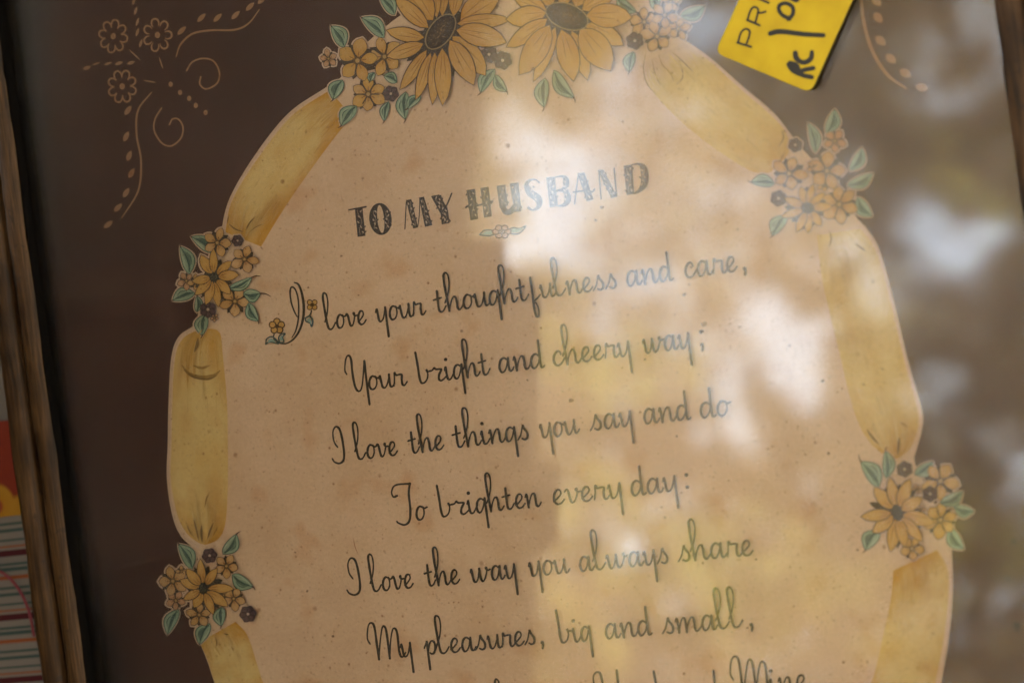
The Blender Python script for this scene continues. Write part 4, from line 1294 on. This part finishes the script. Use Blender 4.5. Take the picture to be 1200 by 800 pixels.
def leaves(name, mat, zlo, zhi, side, parent, coverage, R, cx, cy):
    vs, fs = [], []
    groups = []
    # near the mirrored patch small leaves, farther out large ones (same tree, seen only as light)
    for L_, wfrac, inner in ((0.036, .5, True), (0.16, .6, False)):
        area = L_ * L_ * wfrac * .7
        ar = (2.6 * 2.8) if inner else math.pi * R * R
        n = int(coverage[0 if inner else 1] * ar / area)
        if inner:
            c_ = np.array([-(3.2) * .52 + .2, -.1])
            xy = c_ + nrng.uniform(-1, 1, (n, 2)) * np.array([1.3, 1.4])
        else:
            rr = np.sqrt(nrng.random(n)) * R; th = nrng.random(n) * 2 * math.pi
            xy = np.stack([cx + rr * np.cos(th), cy + rr * np.sin(th)], 1)
        z = nrng.uniform(zlo, zhi, n)
        p = np.column_stack([xy, z])
        px, py = mirror_px(p)
        wide = (px > -250) & (px < 1450) & (py > -250) & (py < 1050)
        keep = wide if inner else ~wide
        ex = edge_x(py)
        if side == 'light':
            keep &= px > ex - 20
            for gx, gy, rx, ry, cl in GAPS:
                wx = 16 * np.sin(py / 23 + gx) + 9 * np.sin(py / 9 + px / 31)
                wy = 14 * np.sin(px / 19 + gy) + 9 * np.sin(px / 11 - py / 27)
                d = ((px + wx - gx) / rx) ** 2 + ((py + wy - gy) / ry) ** 2
                keep &= ~(nrng.random(n) < (.5 + cl * .5) * np.clip((1.9 - d) / 1.5, 0, 1) ** .75)
            if not inner:
                a_ = p[:, 0] * 1.9; b_ = p[:, 1] * 1.9
                keep &= ~((np.sin(a_ + 2 * np.sin(b_ * .7)) * np.sin(b_ * 1.3 + 1.5 * np.sin(a_ * .8))) > .93)
        else:
            keep &= px < ex
        p = p[keep]
        groups.append((p, L_, wfrac))
    off = 0
    V, Fc = [], []
    for p, L_, wf in groups:
        n = len(p)
        th = nrng.random(n) * 2 * math.pi
        tilt = nrng.normal(0, .45, n)
        s_ = L_ * nrng.uniform(.7, 1.25, n)
        ux = np.stack([np.cos(th) * np.cos(tilt), np.sin(th) * np.cos(tilt), np.sin(tilt)], 1)
        r2 = nrng.normal(0, .5, n)
        vx = np.stack([-np.sin(th) * np.cos(r2), np.cos(th) * np.cos(r2), np.sin(r2)], 1)
        a = p - ux * s_[:, None] * .5
        b = p + vx * s_[:, None] * wf * .5
        c = p + ux * s_[:, None] * .5
        d = p - vx * s_[:, None] * wf * .5
        V.append(np.stack([a, b, c, d], 1).reshape(-1, 3))
        Fc.append(np.arange(n * 4).reshape(-1, 4) + off)
        off += n * 4
    V = np.concatenate(V); Fc = np.concatenate(Fc)
    me = bpy.data.meshes.new(name)
    me.vertices.add(len(V)); me.vertices.foreach_set('co', V.astype(np.float32).ravel())
    me.loops.add(len(Fc) * 4); me.loops.foreach_set('vertex_index', Fc.astype(np.int32).ravel())
    me.polygons.add(len(Fc)); me.polygons.foreach_set('loop_start', (np.arange(len(Fc)) * 4).astype(np.int32))
    me.update(calc_edges=True)
    me.materials.append(mat)
    o = bpy.data.objects.new(name, me)
    COL.objects.link(o)
    o.parent = parent
    o.location = -Vector(parent.location)
    print(name, side, len(Fc))
    return o


def leaf_mat(name, c1, c2, trans, tcol):
    m = bpy.data.materials.new(name); m.use_nodes = True
    t = m.node_tree; t.nodes.clear()
    o = N(t, 'ShaderNodeOutputMaterial'); d = N(t, 'ShaderNodeBsdfDiffuse'); tl = N(t, 'ShaderNodeBsdfTranslucent'); mx_ = N(t, 'ShaderNodeMixShader')
    g = N(t, 'ShaderNodeTexCoord'); n = N(t, 'ShaderNodeTexNoise', i_Scale=4.0, i_Detail=2.0)
    t.links.new(g.outputs['Object'], n.inputs['Vector'])
    t.links.new(ramp(t, n.outputs['Fac'], [(0.35, c1), (0.65, c2)]), d.inputs['Color'])
    t.links.new(ramp(t, n.outputs['Fac'], [(0.35, tcol[0]), (0.65, tcol[1])]), tl.inputs['Color'])
    mx_.inputs[0].default_value = trans
    t.links.new(d.outputs[0], mx_.inputs[1]); t.links.new(tl.outputs[0], mx_.inputs[2]); t.links.new(mx_.outputs[0], o.inputs[0])
    return m


bark, b_t, b_b = new_mat('bark', 0.95, 0.1)
gg = N(b_t, 'ShaderNodeTexCoord'); n1 = N(b_t, 'ShaderNodeTexNoise', i_Scale=14.0, i_Detail=8.0)
b_t.links.new(gg.outputs['Object'], n1.inputs['Vector'])
b_t.links.new(ramp(b_t, n1.outputs['Fac'], [(0.3, (0.05, 0.035, 0.025)), (0.7, (0.16, 0.12, 0.09))]), b_b.inputs['Base Color'])


def tube(pts, radii, n=10):
    vs, fs = [], []
    for i, p in enumerate(pts):
        p = Vector(p)
        d = (Vector(pts[min(i + 1, len(pts) - 1)]) - Vector(pts[max(i - 1, 0)])).normalized()
        sd = d.cross(Vector((0.3, 1, 0.1))).normalized(); up = sd.cross(d)
        for j in range(n):
            a = 2 * math.pi * j / n
            vs.append(p + (sd * math.cos(a) + up * math.sin(a)) * radii[i] * (1 + .08 * math.sin(3 * a + i)))
        if i:
            for j in range(n): fs.append(((i - 1) * n + j, (i - 1) * n + (j + 1) % n, i * n + (j + 1) % n, i * n + j))
    return vs, fs


def tree(name, label, base, crown_c, side, mat, zlo, zhi, cov, R):
    T = empty(name, base)
    tag(T, label, 'tree')
    p0 = Vector(base)
    cc = Vector(crown_c)
    v, f = tube([(0, 0, 0), (.05, .02, .8), (.02, .1, 1.8), (.1, .1, 3.0), (.1, .2, 4.2), (.1, .2, 5.4)], [.34, .26, .23, .2, .14, .05])
    mesh_obj('trunk', v, f, bark, T, smooth=True)
    for i in range(6):
        a = i * 1.05 + .4
        L_ = R * .6
        v, f = tube([(.05, .1, 2.4 + i * .2), (math.cos(a) * L_ * .3, math.sin(a) * L_ * .3, 3.3 + i * .12), (math.cos(a) * L_ * .65, math.sin(a) * L_ * .65, 3.9 + i * .1), (math.cos(a) * L_, math.sin(a) * L_, 4.3 + i * .1)], [.1, .07, .045, .015], 8)
        if side == 'dark': mesh_obj('limb', v, f, bark, T, smooth=True)
    leaves('crown', mat, zlo, zhi, side, T, cov, R, cc.x, cc.y)
    return T


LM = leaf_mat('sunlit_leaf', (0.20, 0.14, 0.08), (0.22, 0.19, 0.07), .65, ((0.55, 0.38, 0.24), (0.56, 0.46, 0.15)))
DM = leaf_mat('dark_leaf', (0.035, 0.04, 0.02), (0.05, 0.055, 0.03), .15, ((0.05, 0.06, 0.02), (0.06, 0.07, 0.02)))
ZONES = [(745, 615, 95, 60), (665, 610, 50, 30), (710, 705, 60, 45), (900, 660, 90, 60), (1120, 215, 75, 40), (1150, 640, 60, 60), (720, 430, 80, 50), (1000, 720, 70, 60), (850, 740, 70, 50), (560, 760, 60, 40)]


def sunlit_spray(parent):  # leaves added where the reflection has a yellow sunlit tint
    n = 9000
    p = np.column_stack([nrng.uniform(-2.3, -.5, n), nrng.uniform(-1.2, 1.0, n), nrng.uniform(2.5, 2.75, n)])
    px, py = mirror_px(p)
    keep = np.zeros(n, bool)
    for gx, gy, rx, ry in ZONES:
        d = ((px + 14 * np.sin(py / 21) - gx) / rx) ** 2 + ((py + 12 * np.sin(px / 17) - gy) / ry) ** 2
        keep |= nrng.random(n) < (0.75 * np.clip((2.2 - d) / 2.0, 0, 1) ** 1.3)
    p = p[keep]; n = len(p)
    th = nrng.random(n) * 6.283; r2 = nrng.normal(0, .35, n); s_ = .042 * nrng.uniform(.7, 1.3, n)
    ux = np.stack([np.cos(th), np.sin(th), nrng.normal(0, .3, n)], 1)
    vx = np.stack([-np.sin(th), np.cos(th), r2], 1)
    V = np.stack([p - ux * s_[:, None] * .5, p + vx * s_[:, None] * .27, p + ux * s_[:, None] * .5, p - vx * s_[:, None] * .27], 1).reshape(-1, 3)
    o = mesh_obj('added_sunlit_spray', V.tolist(), np.arange(n * 4).reshape(-1, 4).tolist(), YM, parent)
    o.location = -Vector(parent.location)
    o['kind'] = 'stuff'
    print('spray', n)


YM = leaf_mat('sun_yellow_leaf', (0.58, 0.46, 0.12), (0.58, 0.54, 0.13), .62, ((0.80, 0.64, 0.20), (0.80, 0.76, 0.22)))  # yellow of sunlit foliage put into the leaf colour
LT = tree('added_leafy_tree', 'light-leaved tree added overhead, its sky gaps shaped to the glare in the right of the glass', (3.4, 2.6, -0.76), (1.2, 0.6, 0), 'light', LM, 3.3, 4.1, (7.5, 5.4), 9.5)

# a dark canvas sheet added out of view to darken the left reflection, its wavy front edge mirrored across the middle of the glass
ZA = 2.35
cv, a_t, a_b = new_mat('dark_canvas', 0.95, 0.05)
gg = N(a_t, 'ShaderNodeTexCoord'); n1 = N(a_t, 'ShaderNodeTexNoise', i_Scale=2.5, i_Detail=4.0)
a_t.links.new(gg.outputs['Object'], n1.inputs['Vector'])
a_t.links.new(ramp(a_t, n1.outputs['Fac'], [(0.35, (0.08, 0.044, 0.032)), (0.65, (0.145, 0.083, 0.058))]), a_b.inputs['Base Color'])


def mirror_at(px, py, z):
    """point at height z that the glass shows at (px, py)"""
    q_ = at(px, py, ZG1)
    d = q_ - CAM
    d.z = -d.z
    return q_ + d * ((z - ZG1) / d.z)


AW = empty('added_awning', (-3.0, 0, -0.76))
sunlit_spray(LT)
tag(AW, 'unseen dark canvas sheet added overhead to darken the left half of the glass', 'added_awning')
off_a = Vector(AW.location)
front = [mirror_at(edge_x(py), py, ZA) for py in np.linspace(-300, 1100, 57)]
fx = [(p.y, p.x) for p in front]
fx.sort()
ys = [f_[0] for f_ in fx]
vs, fs = [], []
ny, nx = 180, 30
for i in range(ny + 1):
    y = -6.5 + 13.0 * i / ny
    if ys[0] <= y <= ys[-1]: x1 = float(np.interp(y, ys, [f_[1] for f_ in fx]))
    else:
        x1 = (fx[0][1] if y < ys[0] else fx[-1][1]) + 0.05 * math.sin(y * 5)
    for j in range(nx + 1):
        u = j / nx
        x = x1 - 6.0 * u
        vs.append(Vector((x, y, ZA + 0.10 * u * u * 4 + 0.03 * math.sin(y * 4) * u - 0.02 * math.sin(u * 9))) - off_a)
m = len(vs)
vs += [v + Vector((0, 0, 0.004)) for v in vs]
for i in range(ny):
    for j in range(nx):
        a = i * (nx + 1) + j
        fs.append((a, a + 1, a + nx + 2, a + nx + 1))
        fs.append((m + a + nx + 1, m + a + nx + 2, m + a + 1, m + a))
o = mesh_obj('added_canopy', vs, fs, cv, AW, smooth=True)
for px_, py_ in ((-2.0, -6.4), (-2.0, 6.4), (-7.0, -6.4), (-7.0, 6.4)):
    v, f = tube([(px_ + 3.0, py_, 0), (px_ + 3.0, py_, 1.5), (px_ + 3.0, py_, ZA + .79)], [.03, .03, .03], 10)
    mesh_obj('added_pole', v, f, bark, AW, smooth=True)

# ring of leaves added all round to block low sky light
n = 26000
th = nrng.random(n) * 2 * math.pi
rr = nrng.uniform(11.0, 13.5, n)
hz = nrng.random(n) ** .9 * (6.0 + 1.5 * np.sin(th * 5) + .8 * np.sin(th * 13)) - .76
p = np.stack([rr * np.cos(th), rr * np.sin(th), hz], 1)
a1 = nrng.normal(0, 1, (n, 3)); a1 /= np.linalg.norm(a1, axis=1)[:, None]
a2 = np.cross(a1, nrng.normal(0, 1, (n, 3))); a2 /= np.linalg.norm(a2, axis=1)[:, None]
V = np.stack([p - a1 * .25, p + a2 * .16, p + a1 * .25, p - a2 * .16], 1).reshape(-1, 3)
wd = mesh_obj('added_woodland', V.tolist(), np.arange(n * 4).reshape(-1, 4).tolist(), DM)
tag(wd, kind='stuff')
wd['label'] = 'unseen ring of dark foliage added to block low sky light'

# dark case added just left of the frame, outside the picture, to shade the lower left of the print
cm2, c2t, c2b = new_mat('dark_leather', 0.9, 0.03)
gg = N(c2t, 'ShaderNodeTexCoord'); n1 = N(c2t, 'ShaderNodeTexNoise', i_Scale=60.0, i_Detail=6.0)
c2t.links.new(gg.outputs['Object'], n1.inputs['Vector'])
c2t.links.new(ramp(c2t, n1.outputs['Fac'], [(0.3, (0.008, 0.005, 0.004)), (0.7, (0.018, 0.012, 0.009))]), c2b.inputs['Base Color'])
pA, pB = at(-16, 330, ZT), at(-16, 900, ZT)
dS = (pA - pB).normalized()
SU = empty('added_suitcase', Vector((pA.x, pA.y, ZT - 0.003)) - dS * 0.24 - Vector((dS.y, -dS.x, 0)) * 0.059)
SU.rotation_euler = (0, 0, math.atan2(-dS.x, dS.y))
tag(SU, 'unseen dark leather case added left of the frame to shade the print', 'added_suitcase')


def rbox(x0, x1, y0, y1, z0, z1, mat, name, bev=0.012):
    import bmesh
    bm = bmesh.new()
    bmesh.ops.create_cube(bm, size=1)
    for v in bm.verts: v.co = Vector(((x0 + x1) / 2 + v.co.x * (x1 - x0), (y0 + y1) / 2 + v.co.y * (y1 - y0), (z0 + z1) / 2 + v.co.z * (z1 - z0)))
    bmesh.ops.bevel(bm, geom=bm.edges[:], offset=bev, segments=3, affect='EDGES')
    me = bpy.data.meshes.new(name); bm.to_mesh(me); bm.free()
    me.materials.append(mat)
    o = bpy.data.objects.new(name, me); COL.objects.link(o); o.parent = SU
    return o


rbox(-.055, .055, -.24, .24, 0.002, .34, cm2, 'body')
rbox(-.057, .057, -.17, -.14, 0.001, .343, LINER, 'strap', .003)
rbox(-.057, .057, .14, .17, 0.001, .343, LINER, 'strap', .003)
v, f = tube([(0, -.06, .340), (0, -.055, .362), (0, 0, .368), (0, .055, .362), (0, .06, .340)], [.006, .006, .007, .006, .006], 8)
mesh_obj('handle', v, f, LINER, SU, smooth=True)
